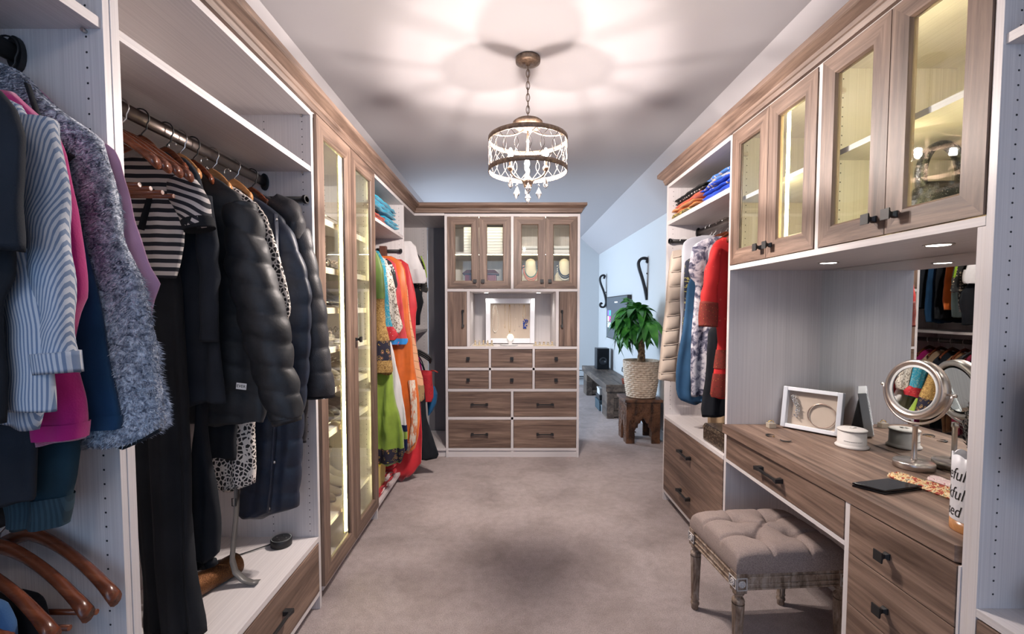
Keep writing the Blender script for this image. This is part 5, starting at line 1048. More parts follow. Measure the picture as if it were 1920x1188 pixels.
for i in range(9):
    x0, z0 = P[i]; x1, z1 = P[i+1]; a0, c0 = Q[i]; a1, c1 = Q[i+1]; m = MB(); g = 8; vs = []
    for s in (0, 1):
        for r in range(g+1):
            for c in range(g+1):
                u = c/g; w_ = r/g; x = (x0*(1-w_)+x1*w_)*(1-u)+(a0*(1-w_)+a1*w_)*u; z = (z0*(1-w_)+z1*w_)*(1-u)+(c0*(1-w_)+c1*w_)*u
                b = .019*(sin(pi*u)**.5 if 0 < u < 1 else 0)*(sin(pi*min(1, w_*.9+.1))**.6 if w_ < .999 else 0)
                vs.append((x, 3.055-b+.0*s if s == 0 else 3.10+b*.3, z+.004*noise.noise(Vector((x*20, z*20, i)))))
    fs = []; q = (g+1)**2
    for s in (0, 1):
        for r in range(g):
            for c in range(g): fs.append((s*q+r*(g+1)+c, s*q+r*(g+1)+c+1, s*q+(r+1)*(g+1)+c+1, s*q+(r+1)*(g+1)+c))
    for r in range(g):
        for c in (0, g): fs.append((r*(g+1)+c, (r+1)*(g+1)+c, q+(r+1)*(g+1)+c, q+r*(g+1)+c))
    m.add(vs, fs, 0, True); pk = obj('pocket', m, BEI, og)
    obj('seam_piping', MB().tube([(x0-.002, 3.045, z0), ((x0+a0)/2, 3.040, (z0+c0)/2-.004), (a0+.002, 3.045, c0)], .0035, 6), BEI, pk)
hg = hanger('hanger', 'white plastic hanger on the pull-out rod above the beige organizer', WPL, WPL, half=.09, thick=.005, slope=.05); place(hg, 1.16, 3.12, 1.815-.01, first=True)
hg2 = hanger('hanger', 'cherry wood hanger with chrome hook carrying the red kurta', HWO, CHR, half=.14, thick=.008, slope=.07); place(hg2, GXC, 2.42, 1.872, first=True)
for y, l in ((2.64, 'carrying the tie-dye dress'), (2.79, 'carrying the denim dress'), (2.87, 'carrying the navy and yellow floral garment'), (2.52, 'carrying the black trousers')): place(hg2, GXC, y, 1.872, label='cherry wood hanger '+l+' on the right rail')
he = hanger('wooden_hanger', 'empty cherry wood hanger on the right rail, nearest the vanity', HWO, BLK, half=.2, thick=.010, slope=.09); place(he, GXC, 2.34, 1.872, first=True); place(he, GXC, 2.37, 1.872, label='empty cherry wood hanger on the right rail, second from the vanity')
hw2 = hanger('hanger', 'white hanger carrying the white shirt on the right rail', WPL, WPL, half=.13, thick=.006, slope=.07); place(hw2, GXC, 2.97, 1.872, first=True); place(hw2, GXC, 3.03, 1.872, label='empty white hanger at the far end of the right rail')
gF = 'folded clothes on the high right shelf'
YP = blotch('yellow_print', [(.45, (.12, .10, .05)), (.52, (.5, .38, .1)), (.6, (.25, .2, .08))], 40)
folded('folded_top', 'yellow print folded garment at the bottom far end of the high right shelf', 'clothes', YP, 1.10, 1.4, 2.86, 3.19, 1.953, .03, 1, gF, 21)
folded('folded_top', 'orange folded garment second from the bottom on the high right shelf', 'clothes', cloth('soft_orange', (.62, .24, .07)), 1.10, 1.4, 2.80, 3.19, 1.984, .035, 2, gF, 22)
folded('folded_top', 'coral folded garment under the black dotted one, high right shelf', 'clothes', cloth('coral', (.55, .10, .05)), 1.10, 1.4, 2.72, 3.18, 2.020, .030, 1, gF, 23)
folded('folded_top', 'black dotted folded garment on top of the coral one, high right shelf', 'clothes', cells('dots', [(0, (.65, .6, .55)), (.16, (.012, .012, .014))], 26, 'F1', rnd=.3), 1.11, 1.4, 2.70, 3.20, 2.051, .045, 2, gF, 24)
BLU = cloth('cobalt_cotton', (.005, .05, .42)); BLF = blotch('cobalt_embroidered', [(.52, (.006, .05, .40)), (.60, (.45, .33, .2))], 26, 4, .5)
folded('folded_top', 'cobalt blue folded garment at the bottom near end of the high right shelf', 'clothes', BLU, 1.11, 1.4, 2.32, 2.74, 1.953, .05, 2, gF, 25)
folded('folded_top', 'cobalt blue folded garment with gold sequins in the middle of the blue pile', 'clothes', BLF, 1.11, 1.4, 2.32, 2.74, 2.004, .04, 2, gF, 26)
folded('folded_top', 'pale blue and gold embroidered garment on top of the blue pile', 'clothes', blotch('pale_embroidered', [(.46, (.05, .16, .45)), (.54, (.55, .42, .32)), (.62, (.2, .3, .5))], 30, 4, .5), 1.12, 1.4, 2.31, 2.70, 2.045, .05, 2, gF, 27)
# box and card below the garments
ob = thing('trinket_chest', 'embossed antique silver metal box on the low shelf under the red kurta', 'box', (1.2, 2.47, .609))
EMB = cells('embossed_silver', [(0, (.55, .45, .32)), (.3, (.25, .19, .13)), (.6, (.10, .07, .05))], 70, 'F1', interp='LINEAR', rough=.25); EMB.node_tree.nodes['Principled BSDF'].inputs['Metallic'].default_value = .85
obj('box_body', B(1.095, 1.33, 2.34, 2.60, .609, .678), EMB, ob, .004); obj('box_lid', MB().hexa([(1.09, 2.335, .679), (1.335, 2.335, .679), (1.335, 2.605, .679), (1.09, 2.605, .679)], [(1.10, 2.345, .705), (1.325, 2.345, .705), (1.325, 2.595, .705), (1.10, 2.595, .705)]), EMB, ob, .005)
obj('foot', MB().ball((1.10, 2.345, .612), .007, 8), EMB, ob)
solo('cardboard_box', B(1.27, 1.45, 2.72, 2.95, .609, .76), plain('tan_card', (.42, .30, .18), .8), 'tan cardboard box behind the embossed metal box', 'box', bevel=.002)
# ------------------------------------------------------------------ contents of the jewelry dresser
WBX = plain('white_box', (.70, .70, .70), .5)
wbx = thing('ridged_box', 'tall white ridged box on the upper shelf behind the left glass doors', 'box', (-.22, 4.4, 1.864))
obj('box_body', B(-.44, -.07, 4.33, 4.55, 1.864, 2.11), WBX, wbx, .002)
for k in range(9): obj('ridge', B(-.438, -.072, 4.325, 4.331, 1.868+.0268*k, 1.889+.0268*k), WBX, wbx, .002)
jb = thing('jewelry_box', 'dark cherry wooden jewelry chest behind the lower left glass doors', 'box', (-.265, 4.35, 1.531))
CH = walnut('cherry_box', (1.5, 20, 20)); RED_ = plain('cherry_red', (.20, .025, .018), .25); DKC = plain('dark_cherry', (.05, .012, .01), .3)
obj('chest_body', B(-.425, -.135, 4.28, 4.45, 1.531, 1.675), RED_, jb, .002)
obj('plinth', B(-.435, -.125, 4.27, 4.46, 1.531, 1.545), DKC, jb, .002)
obj('chest_lid', MB().hexa([(-.45, 4.255, 1.677), (-.11, 4.255, 1.677), (-.11, 4.475, 1.677), (-.45, 4.475, 1.677)], [(-.41, 4.29, 1.712), (-.15, 4.29, 1.712), (-.15, 4.44, 1.712), (-.41, 4.44, 1.712)]).box(-.445, -.115, 4.26, 4.47, 1.668, 1.678), DKC, jb, .002)
for x0, x1 in ((-.41, -.287), (-.273, -.15)): obj('front_panel', B(x0, x1, 4.274, 4.281, 1.552, 1.662), RED_, jb, .002)
for x in (-.348, -.212): obj('brass_pull', MB().ball((x, 4.272, 1.61), .005, 8), plain('brass', (.6, .4, .12), .3, 1.), jb)
IVY = plain('ivory_bust', (.62, .54, .40), .7)
for i, (bx, lab) in enumerate(((.185, 'left'), (.500, 'right'))):
    b = thing('necklace_bust', 'cream necklace display bust behind the %s of the two right glass doors' % lab, 'bust', (bx, 4.33, 1.531))
    vs = []; fs = []; n = 20
    for (z, w_, d_, yo) in ((0, .078, .02, 0), (.01, .082, .03, 0), (.06, .085, .04, 0), (.10, .080, .045, .01), (.125, .06, .04, .015), (.14, .045, .038, .02), (.17, .044, .036, .02), (.205, .040, .033, .02), (.222, .026, .024, .02), (.228, .008, .008, .02)):
        for j in range(n): a = 2*pi*j/n; vs.append((bx+1.15*w_*cos(a), 4.33+yo+d_*sin(a), 1.531+1.27*z))
    for r in range(9):
        for j in range(n): fs.append((r*n+j, r*n+(j+1) % n, (r+1)*n+(j+1) % n, (r+1)*n+j))
    fs += [tuple(reversed(range(n))), tuple(9*n+j for j in range(n))]
    obj('bust_body', MB().add(vs, fs, 0, True), IVY, b)
def necklace(name, label, cx, y, ztop, hw, drop, r, mat, n=26, group=None, rows=1, dr=.02):
    t = thing(name, label, 'necklace', (cx, y, ztop-drop), group=group)
    for q in range(rows):
        m = MB()
        for k in range(n):
            a = pi*k/(n-1); x = cx-hw*(1+.12*q)*cos(a); z = ztop-(drop+dr*q)*sin(a)**.8; m.ball((x, y-.006*sin(a)-.002*q, z), r, 6)
        obj('bead_strand', m, mat[q % len(mat)], t)
    return t
GLD = plain('gold', (.75, .52, .18), .25, 1.); SIL = plain('silver', (.6, .6, .6), .25, 1.); CORL = plain('coral_beads', (.72, .22, .14), .4); TURQ = plain('green_beads', (.15, .28, .22), .3); BKB = plain('black_beads', (.02, .02, .035), .3); PRL = plain('pearl_beads', (.7, .66, .58), .25)
necklace('coral_necklace', 'coral and green bead necklace on the left display bust', .185, 4.283, 1.745, .058, .10, .006, [TURQ, CORL, CORL], rows=3, dr=.018)
necklace('black_necklace', 'dark bead necklace with silver strand on the right display bust', .500, 4.283, 1.745, .058, .09, .0065, [BKB, BKB, PRL], rows=3, dr=.018)
for i, z in enumerate((1.864, 1.895)): solo('jewelry_tray', MB().box(.06, .56, 4.22, 4.45, z, z+.026), WBX, ('lower' if i == 0 else 'upper')+' of two stacked white trays on the shelf behind the right glass doors', 'tray', 'stacked white trays', bevel=.004)
# necklace frame
nf = thing('jewelry_display', 'white frame with hooks and hanging necklaces in the dresser niche', 'frame', (-.005, 4.46, 1.013)); fy = 4.44
WFR = plain('white_frame', (.74, .76, .80), .4)
for x0, x1, z0, z1 in ((-.242, -.197, 1.02, 1.45), (.183, .228, 1.02, 1.45), (-.197, .183, 1.402, 1.45), (-.197, .183, 1.02, 1.066)): obj('frame_rail', B(x0, x1, fy, fy+.035, z0, z1), WFR, nf, .004)
obj('linen_backing', B(-.197, .183, fy+.028, fy+.034, 1.066, 1.402), cloth('linen', (.52, .44, .36), .95, 0, .5, 600, .05), nf)
for k in range(7): x = -.152+.0465*k; obj('peg', MB().cyl((x, fy+.03, 1.39), (x, fy+.004, 1.39), .0022, n=6), GUN, nf)
specs = [(0, .028, .26, .006, PRL, 'white pearl'), (2, .006, .22, .0024, GLD, 'thin gold'), (3, .010, .26, .0036, GLD, 'chunky gold'), (4, .010, .25, .002, SIL, 'thin silver'), (5, .010, .21, .002, SIL, 'short silver'), (6, .010, .14, .003, GLD, 'gold chain')]
for k, hw_, dp, r, mt, nm in specs:
    x = -.152+.0465*k; m = MB(); n = 44
    for q in range(n):
        t = q/(n-1); a = 2*pi*t; m.ball((x+hw_*sin(a)*(1-.3*cos(a)), fy+.012, 1.388-dp/2+dp/2*cos(a)), r, 4)
    solo('necklace', m, mt, nm+' necklace hanging in the white frame of the dresser niche', 'necklace')
m = MB()
for q in range(34): m.ball((-.005+.0465*3+.004+random.uniform(-.02, .024)+.0, fy+.010+random.uniform(-.004, .004), random.uniform(1.165, 1.25)), random.uniform(.004, .008), 6)
m.xf(Matrix.Translation((0, 0, 0))); solo('blue_pendant', m, plain('blue_stone', (.01, .05, .32), .2), 'cluster of blue stones on the rightmost necklace in the white frame', 'pendant')
hx = thing('hexagon_light', 'small glowing hexagon light in front of the necklace frame', 'lamp', (-.005, 4.38, 1.013))
obj('lamp_face', MB().prism([(-.005+.034*cos(pi*j/3), 1.083+.034*sin(pi*j/3)) for j in range(6)], 4.375, 4.388), emit('hexagon_glow', (1, .88, .62), .8), hx, .002); obj('stand', B(-.022, .012, 4.365, 4.40, 1.013, 1.05), WBX, hx, .002)
for sx, lab in ((-1, 'left'), (1, 'right')):
    x0 = -.34 if sx < 0 else .215
    tr = solo('ring_tray', B(x0-.01, x0+.18, 4.20, 4.27, 1.0125, 1.020), IVY, 'narrow cream tray of ring cones on the %s of the dresser niche' % lab, 'tray', bevel=.002)
    for k in range(5):
        x = x0+.012+.038*k; rc = thing('ring_cone', ['first', 'second', 'third', 'fourth', 'fifth'][k]+' cone ring stand from the left on the %s cream tray' % lab, 'ring stand', (x, 4.235, 1.0205), group='ring stands in the dresser niche')
        h = .045 if sx < 0 else .03; obj('cone', MB().lathe([(.010, 1.0205), (.007, 1.0205+h*.6), (.0035, 1.0205+h), (1e-5, 1.0215+h)], (x, 4.235, 0), 10), IVY, rc)
        obj('ring', MB().tube([(x+.0075*cos(a), 4.235+.0075*sin(a), 1.0205+h*.75) for a in [2*pi*i/12 for i in range(12)]], .0016, 5, closed=True).ball((x, 4.226, 1.0215+h*.78), .005 if sx < 0 else .0035, 6), SIL if (k % 2) else GLD, rc)
solo('jewelry_dish', MB().lathe([(.06, 1.0125), (.085, 1.018), (.088, 1.024), (.080, 1.020), (1e-5, 1.017)], (-.02, 4.24, 0), 28, sq=.5), WBX, 'flat white dish in the middle of the dresser niche', 'dish')
# ------------------------------------------------------------------ on the vanity
ZD = .7752
fm = thing('bracelet_frame', 'white ribbed shadow box frame with bracelets leaning by the mirror', 'frame', (1.42, 2.15, ZD))
P0 = Vector((1.333, 2.238, ZD)); P1 = Vector((1.483, 2.042, ZD)); ux = (P1-P0).normalized(); nrm = Vector((0, 0, 1)).cross(ux); nrm = -nrm if nrm.y > 0 else nrm
tl = radians = .16; up = (Vector((0, 0, 1))*cos(tl)-nrm*sin(tl)).normalized(); nf_ = (nrm*cos(tl)+Vector((0, 0, 1))*sin(tl)).normalized()
W_ = (P1-P0).length; H_ = .195; lift = Vector((0, 0, .002))
MF = Matrix((( ux.x, nf_.x, up.x, P0.x), (ux.y, nf_.y, up.y, P0.y), (ux.z, nf_.z, up.z, P0.z+.003), (0, 0, 0, 1)))
def L(mb): return mb.xf(MF)
for x0, x1, z0, z1 in ((0, .02, 0, H_), (W_-.02, W_, 0, H_), (.02, W_-.02, 0, .018), (.02, W_-.02, H_-.018, H_)): obj('frame_side', L(B(x0, x1, -.0, .032, z0, z1)), WFR, fm, .002)
m = MB()
for s_ in (0, W_-.02):
    for k in range(30): m.box(s_+.001, s_+.019, .032, .0345, .006+k*.0063, .006+k*.0063+.0035)
tag(obj('bone_ribs', L(m), WFR, fm), kind='stuff')
obj('linen_backing', L(B(.018, W_-.018, .002, .006, .016, H_-.016)), cloth('linen2', (.50, .42, .35), .95, 0, .5, 600, .05), fm)
obj('easel_back', L(MB().hexa([(W_*.35, -.0, .02), (W_*.65, -.0, .02), (W_*.6, -.0, .15), (W_*.4, -.0, .15)], [(W_*.35, -.05, .02), (W_*.65, -.05, .02), (W_*.6, -.004, .15), (W_*.4, -.004, .15)])), WFR, fm)
m = MB(); rnd = random.Random(3)
for k in range(150): t = rnd.random(); m.ball((.055+.012*sin(5*t)+rnd.uniform(-.010, .010), .014+rnd.uniform(0, .012), .055+.105*t), rnd.uniform(.0022, .0042), 5)
solo('bead_bracelet', L(m), SIL, 'silver bead cluster bracelet pinned on the left in the white frame', 'bracelet')
m = MB()
for q in range(3): m.tube([(.165+(.056+.001*q)*cos(a), .010+.003*q, .078+(.056-.0015*q)*sin(a)) for a in [2*pi*i/40 for i in range(40)]], .0014, 6, closed=True)
solo('bangle', L(m), plain('rose_metal', (.5, .38, .32), .3, 1.), 'thin round bangles on the right in the white frame', 'bracelet')
ZC = .7755; c0 = (1.425, 1.905, 0)
tb = thing('trinket_box', 'small round white lidded trinket box on the vanity', 'box', (c0[0], c0[1], ZC)); WCR = cloth('white_ceramic', (.66, .63, .60), .6, 0, .1, 60, .08)
obj('box_body', MB().lathe([(.058, ZC), (.060, ZC+.006), (.054, ZC+.012), (.0515, ZC+.016), (.050, ZC+.068)], c0, 36), WCR, tb)
obj('box_lid', MB().lathe([(.050, ZC+.069), (.0535, ZC+.070), (.0535, ZC+.074), (.048, ZC+.077), (.02, ZC+.079), (1e-5, ZC+.0795)], c0, 36), WCR, tb)
for a, r, s_ in ((0, .012, .007), (2.2, .014, .006), (4.2, .013, .006), (1.1, .022, .004), (3.4, .024, .004)): obj('rose_petal', MB().lathe([(s_, 0), (s_*1.15, s_*.5), (s_*.6, s_), (1e-5, s_*.8)], (c0[0]+r*cos(a)*.6, c0[1]+r*sin(a)*.6, ZC+.078), 10), WCR, tb)
for k in range(26):
    a = radians_ = -2.75+.05*k; obj('letter_mark', MB().box(-.0006, .0006, -.0003, .0003, -.0006-.0006*(k % 3), .0008+.0005*(k % 2)).xf(Matrix.Translation((c0[0]+.0512*cos(a), c0[1]+.0512*sin(a), ZC+.030)) @ Matrix.Rotation(a+pi/2, 4, 'Z')), plain('grey_ink', (.2, .2, .2)) if k == 0 else bpy.data.materials['grey_ink'], tb) if k < 1 else None
m = MB()
for k in range(26):
    a = -2.75+.05*k; q = MB().box(-.0009, .0009, -.0003, .0003, -.0006-.0006*(k % 3), .0008+.0005*(k % 2)).xf(Matrix.Translation((c0[0]+.0512*cos(a), c0[1]+.0512*sin(a), ZC+.030)) @ Matrix.Rotation(a+pi/2, 4, 'Z')); m.add(q.v, q.f)
tag(obj('tiny_lettering', m, bpy.data.materials['grey_ink'], tb), kind='stuff')
# make-up mirror
mm_ = thing('makeup_mirror', 'round brushed nickel make-up mirror on a stand', 'mirror', (1.462, 1.65, ZD))
mc = (1.462, 1.65, 0)
obj('base', MB().lathe([(.056, ZD), (.060, ZD+.002), (.061, ZD+.022), (.058, ZD+.025), (.03, ZD+.028), (.012, ZD+.030), (.008, ZD+.032)], mc, 44), NICK, mm_)
obj('stem', MB().lathe([(.011, ZD+.030), (.0105, ZD+.036), (.008, ZD+.040), (.0078, ZD+.145), (.011, ZD+.150), (.010, ZD+.165), (1e-5, ZD+.168)], mc, 20), NICK, mm_)
hz_ = 1.062; nn_ = Vector((-.985, -.13, .12)).normalized(); sx_ = Vector((0, 0, 1)).cross(nn_).normalized(); uz_ = nn_.cross(sx_)
MM = Matrix(((sx_.x, uz_.x, nn_.x, 1.455), (sx_.y, uz_.y, nn_.y, 1.645), (sx_.z, uz_.z, nn_.z, hz_), (0, 0, 0, 1)))
obj('mirror_rim', MB().lathe([(.086, .014), (.092, .019), (.102, .020), (.106, .014), (.107, 0), (.106, -.014), (.102, -.020), (.092, -.019), (.086, -.014), (.086, .014)], (0, 0, 0), 64).xf(MM), NICK, mm_)
obj('light_diffuser', MB().lathe([(.078, .0135), (.0865, .0145), (.0865, .010), (.078, .010), (.078, .0135)], (0, 0, 0), 64).xf(MM), plain('frosted_ring', (.55, .56, .56), .4), mm_)
obj('mirror_face', MB().lathe([(.079, -.012), (.079, .011), (1e-5, .0112)], (0, 0, 0), 64, smooth=False).xf(MM), MIRR, mm_)
obj('yoke', MB().tube([(.121*cos(a), .121*sin(a), 0) for a in [pi+pi*i/30 for i in range(31)]], .0045, 10, up=(0, 0, 1)).xf(MM), NICK, mm_)
for s_ in (-1, 1): obj('pivot_knob', MB().lathe([(1e-5, 0), (.006, .001), (.0065, .008), (.004, .012), (.0035, .03)], (0, 0, 0), 12, axis='x').xf(MM @ Matrix.Translation((s_*.134, 0, 0)) @ Matrix.Rotation(0 if s_ < 0 else pi, 4, 'Y')), NICK, mm_)
# palette, scarves, ring stand, earrings
pt = thing('makeup_palette', 'flat black glossy palette case on the vanity', 'palette', (1.2, 1.45, ZD))
q4 = [(1.105, 1.47), (1.155, 1.402), (1.306, 1.440), (1.252, 1.508)]; GBL = plain('gloss_black', (.008, .008, .009), .08)
obj('case_bottom', MB().prism(q4, ZD, ZD+.007, plane='xy'), GBL, pt, .0015); obj('case_lid', MB().prism([(x+.001, y+.001) for x, y in q4], ZD+.008, ZD+.014, plane='xy'), GBL, pt, .0015)
m = MB(); n = 30
def sheet(p0, p1, w0, w1, seed, mat, name, label, z=ZD+.004):
    m = MB(); vs = []; a = Vector(p0); b = Vector(p1); d = (b-a).normalized(); s = Vector((-d.y, d.x)); k = 34; j_ = 14
    for layer in (0, 1):
        for i in range(k+1):
            t = i/k; c = a+(b-a)*t; w_ = w0+(w1-w0)*t
            for j in range(j_+1):
                u = j/j_*2-1; zz = z+(.009*abs(sin(u*9+t*3+seed))+.006*noise.noise(Vector((t*5, u*3, seed)))+.003)*(1-abs(u)**6)*(1-layer)
                vs.append((c.x+s.x*u*w_, c.y+s.y*u*w_, max(ZD+.0008, zz) if not layer else ZD+.0006))
    q = (k+1)*(j_+1); fs = []
    for l in (0, 1):
        for i in range(k):
            for j in range(j_): fs.append((l*q+i*(j_+1)+j, l*q+i*(j_+1)+j+1, l*q+(i+1)*(j_+1)+j+1, l*q+(i+1)*(j_+1)+j))
    m.add(vs, fs, 0, True); return solo(name, m, mat, label, 'scarf')
PRN = blotch('painted_print', [(.38, (.35, .06, .04)), (.45, (.70, .50, .22)), (.52, (.68, .58, .42)), (.57, (.10, .08, .06)), (.61, (.66, .42, .12)), (.68, (.5, .12, .06))], 34, 4, 2.)
sheet((1.318, 1.565), (1.375, 1.33), .030, .045, 1, PRN, 'printed_scarf', 'folded printed scarf in yellow and red beside the black palette')
sheet((1.415, 1.53), (1.47, 1.30), .018, .03, 4, blotch('pink_print', [(.4, (.6, .45, .45)), (.52, (.7, .6, .55)), (.6, (.35, .1, .15))], 34, 4, 2.), 'pink_scarf', 'pale pink printed scarf between the mirror stand and the vase')
rc = thing('ring_holder', 'small clear and gold ring cube at the far left corner of the vanity', 'ring holder', (1.262, 2.215, ZD))
obj('acrylic_block', B(1.245, 1.279, 2.20, 2.23, ZD, ZD+.024), plain('acrylic', (.85, .75, .6), .1, 0, Transmission_Weight=.5), rc, .002); obj('gold_band', MB().tube([(1.262+.013*cos(a), 2.215, ZD+.026+.009*sin(a)) for a in [pi*i/12 for i in range(13)]], .002, 6), GLD, rc); obj('crystal_stone', MB().ball((1.270, 2.212, ZD+.037), .005, 6), CRYS, rc)
for i, (x, y, a0) in enumerate(((1.178, 2.062, .4), (1.197, 1.985, 2.2))):
    e = thing('earring', ('left' if i == 0 else 'right')+' black and gold crescent earring lying on the vanity', 'earring', (x, y, ZD), group='crescent earrings')
    obj('crescent', MB().tube([(x+.020*cos(a0+t), y+.020*sin(a0+t), ZD+.0045) for t in [pi*1.25*k/14 for k in range(15)]], [.001+.0035*sin(pi*k/14) for k in range(15)], 8, ry=.6), BLK, e)
    obj('gold_chain', MB().tube([(x+.012*cos(t*1.3)+.02*t*.3, y-.01*t*.5+.006*sin(t*3), ZD+.002) for t in [k*.35 for k in range(9)]], .0012, 5), GLD, e)
# vase with lettering
vx, vy, vr = 1.205, 1.165, .055
vs_ = thing('planter', 'white planter with brush lettering and wooden foot, half hidden by the white post', 'planter', (vx, vy, ZD))
obj('wooden_foot', MB().lathe([(vr*.99, ZD), (vr, ZD+.002), (vr, ZD+.028)], (vx, vy, 0), 40), HWL, vs_)
vs = []; fs = []; n = 72
for j in range(n):
    a = 2*pi*j/n; zt = ZD+.190+.010*abs(sin(a*4.5+.6))**.6
    for (r, z) in ((vr, ZD+.029), (vr, ZD+.10), (vr, ZD+.16), (vr, zt), (vr-.003, zt), (vr-.003, ZD+.10)): vs.append((vx+r*cos(a), vy+r*sin(a), z))
for j in range(n):
    for i in range(5): a, b = j*6+i, ((j+1) % n)*6+i; fs.append((a, b, b+1, a+1))
obj('sleeve', MB().add(vs, fs, 0, True), plain('white_enamel', (.74, .75, .79), .4), vs_)
obj('soil', MB().lathe([(1e-5, ZD+.150), (vr-.003, ZD+.150)], (vx, vy, 0), 24), plain('rust_inside', (.25, .10, .03), .8), vs_)
def wrap(s, z, size, aend):
    o = text('lettering', s, size, BLK, vs_, Matrix.Identity(4), .0, .28); me = o.data; off = Vector(wloc(vs_)); mx = max(v.co.x for v in me.vertices)+off.x
    for v in me.vertices:
        x, y = v.co.x+off.x-mx, v.co.y+off.y; a = aend+x/vr*.78; v.co = Vector((vx+(vr+.0006)*cos(a), vy+(vr+.0006)*sin(a), z+y))-off
    return o
wrap('grateful', ZD+.148, .046, -2.80); wrap('thankful', ZD+.098, .046, -2.83); wrap('blessed', ZD+.052, .042, -2.95)
GRY = plain('grey_green_leaf', (.055, .05, .045), .7)
hb_ = thing('heather_sprigs', 'dark frosted sprigs growing from the white lettered planter', 'plant', (vx, vy, ZD+.15)); rnd = random.Random(8)
for k in range(9):
    a = rnd.uniform(0, 2*pi); top_ = Vector((vx+.028*cos(a)+.015, vy+.028*sin(a)+.03, ZD+rnd.uniform(.24, .33))); b0 = Vector((vx+.012*cos(a), vy+.012*sin(a), ZD+.14)); m = MB().tube([b0, (b0+top_)/2+Vector((0, 0, .01)), top_], .0015, 5)
    for q in range(46):
        t = rnd.uniform(.25, 1); c = b0+(top_-b0)*t; d = Vector((rnd.uniform(-1, 1), rnd.uniform(-1, 1), rnd.uniform(.2, 1))).normalized()*.014; s_ = d.cross(Vector((0, 0, 1)))*.22
        m.add([c, c+d*.5+s_, c+d, c+d*.5-s_], [(0, 1, 2, 3)])
    obj('sprig', m, GRY, hb_, fix=False)
# near right unit: sleeve and bowl
v = [(1.089, 1.245), (1.078, 1.214), (1.076, 1.157), (1.075, 1.100), (1.074, 1.042), (1.074, 1.008), (1.087, 0.993), (1.102, 0.982)]
sl = garment('knit_jacket', 'dark navy ribbed knit jacket at the right edge', 'jacket', stripes('navy_rib', (.012, .018, .035), (.03, .04, .07), .008, 0), .93, v, None, hid=[(1.5, v[0][1]), (1.5, v[-1][1])], d=.03, fold=.004, seed=90)
bw = thing('crochet_basket', 'dark red basket with white frill at the lower right edge', 'basket', (1.24, .94, .657))
obj('basket_body', MB().lathe([(.07, .657), (.095, .68), (.108, .73), (.104, .74), (.09, .70), (1e-5, .675)], (1.245, .915, 0), 30), cloth('dark_red_yarn', (.12, .008, .02)), bw)
obj('white_frill', MB().lathe([(.098, .690), (.112, .694), (.106, .700), (.114, .706), (.104, .710), (.098, .690)], (1.245, .915, 0), 60).jit(.005, 50), WHT, bw)
mm2 = MB().tube([(1.13, .92, 1.975), (1.15, .93, 1.995), (1.19, .93, 1.99), (1.24, .93, 1.97)], .006, 8); solo('belt_coil', mm2.jit(.002, 20), GUN, 'dark brown belt end on the high shelf at the top right edge', 'belt', loc=(1.18, .93, 1.953))
# handbag behind the right glass door
hbg = thing('black_handbag', 'glossy black bag with a round handle behind the glass of the rightmost upper door', 'bag', (1.30, 1.42, 1.563))
SEQ = blotch('black_sequins', [(.45, (.008, .009, .012)), (.6, (.05, .055, .07)), (.7, (.25, .26, .3))], 220, 3, 0, rough=.2)
obj('bag_body', garment_mb(1.42, [(1.37, 1.735), (1.385, 1.68), (1.39, 1.60), (1.38, 1.565)], hid=[(1.25, 1.735), (1.22, 1.68), (1.21, 1.60), (1.22, 1.565)], d=.05, fold=.004, k=30, seed=93), SEQ, hbg)
obj('ring_handle', MB().tube([(1.305+.062*cos(a), 1.42, 1.755+.092*sin(a)) for a in [-.5+(pi+1)*i/24 for i in range(25)]], .019, 10, ry=.6), SEQ, hbg)
obj('clasp', MB().cyl((1.33, 1.365, 1.73), (1.38, 1.365, 1.73), .008, n=8), GUN, hbg)
# ------------------------------------------------------------------ tufted stool
st = thing('tufted_stool', 'grey tufted stool with whitewashed carved legs tucked under the vanity', 'stool', (1.045, 1.87, 0)); sw, sd = .225, .19
MS = Matrix.Translation((1.045, 1.87, 0)) @ Matrix.Rotation(radians_ if False else .075, 4, 'Z')
LIN = blotch('taupe_linen', [(.3, (.165, .125, .115)), (.5, (.255, .20, .182)), (.7, (.34, .275, .25))], 260, 3, 0, 'LINEAR', sc=(1, 3, 1), rough=.9, bst=.6, bscale=500)
tu = [(-.105, .06), (.105, .06), (-.105, -.055), (.105, -.055)]; tu = [(-.10, .055), (.085, .075), (-.045, -.06), (.12, -.045)]; tu = [(-.11, 0), (0, .075), (.11, 0), (0, -.075)]
tu = [(-.115, .062), (.0, .062+.0), (-.0, -.062), (.115, .062), (-.115, -.062), (.115, -.062)]
tu = [(-.075, .075), (.075, .075), (-.075, -.06), (.075, -.06)]
segs = [(tu[0], tu[1]), (tu[2], tu[3]), (tu[0], tu[2]), (tu[1], tu[3]), (tu[0], (-.075, .2)), (tu[1], (.075, .2)), (tu[2], (-.075, -.2)), (tu[3], (.075, -.2)), (tu[0], (-.24, .075)), (tu[1], (.24, .075)), (tu[2], (-.24, -.06)), (tu[3], (.24, -.06))]
segs = [(tu[0], tu[3]), (tu[1], tu[2])] + segs[4:]
segs = [(tu[0], tu[1]), (tu[2], tu[3]), (tu[0], tu[2]), (tu[1], tu[3])] + segs[4:] if False else segs
def sdist(p, a, b):
    a = Vector(a); b = Vector(b); p = Vector(p); t = max(0, min(1, (p-a).dot(b-a)/(b-a).length_squared)); return (p-a-(b-a)*t).length
G = 96; GD = 82; vs = []
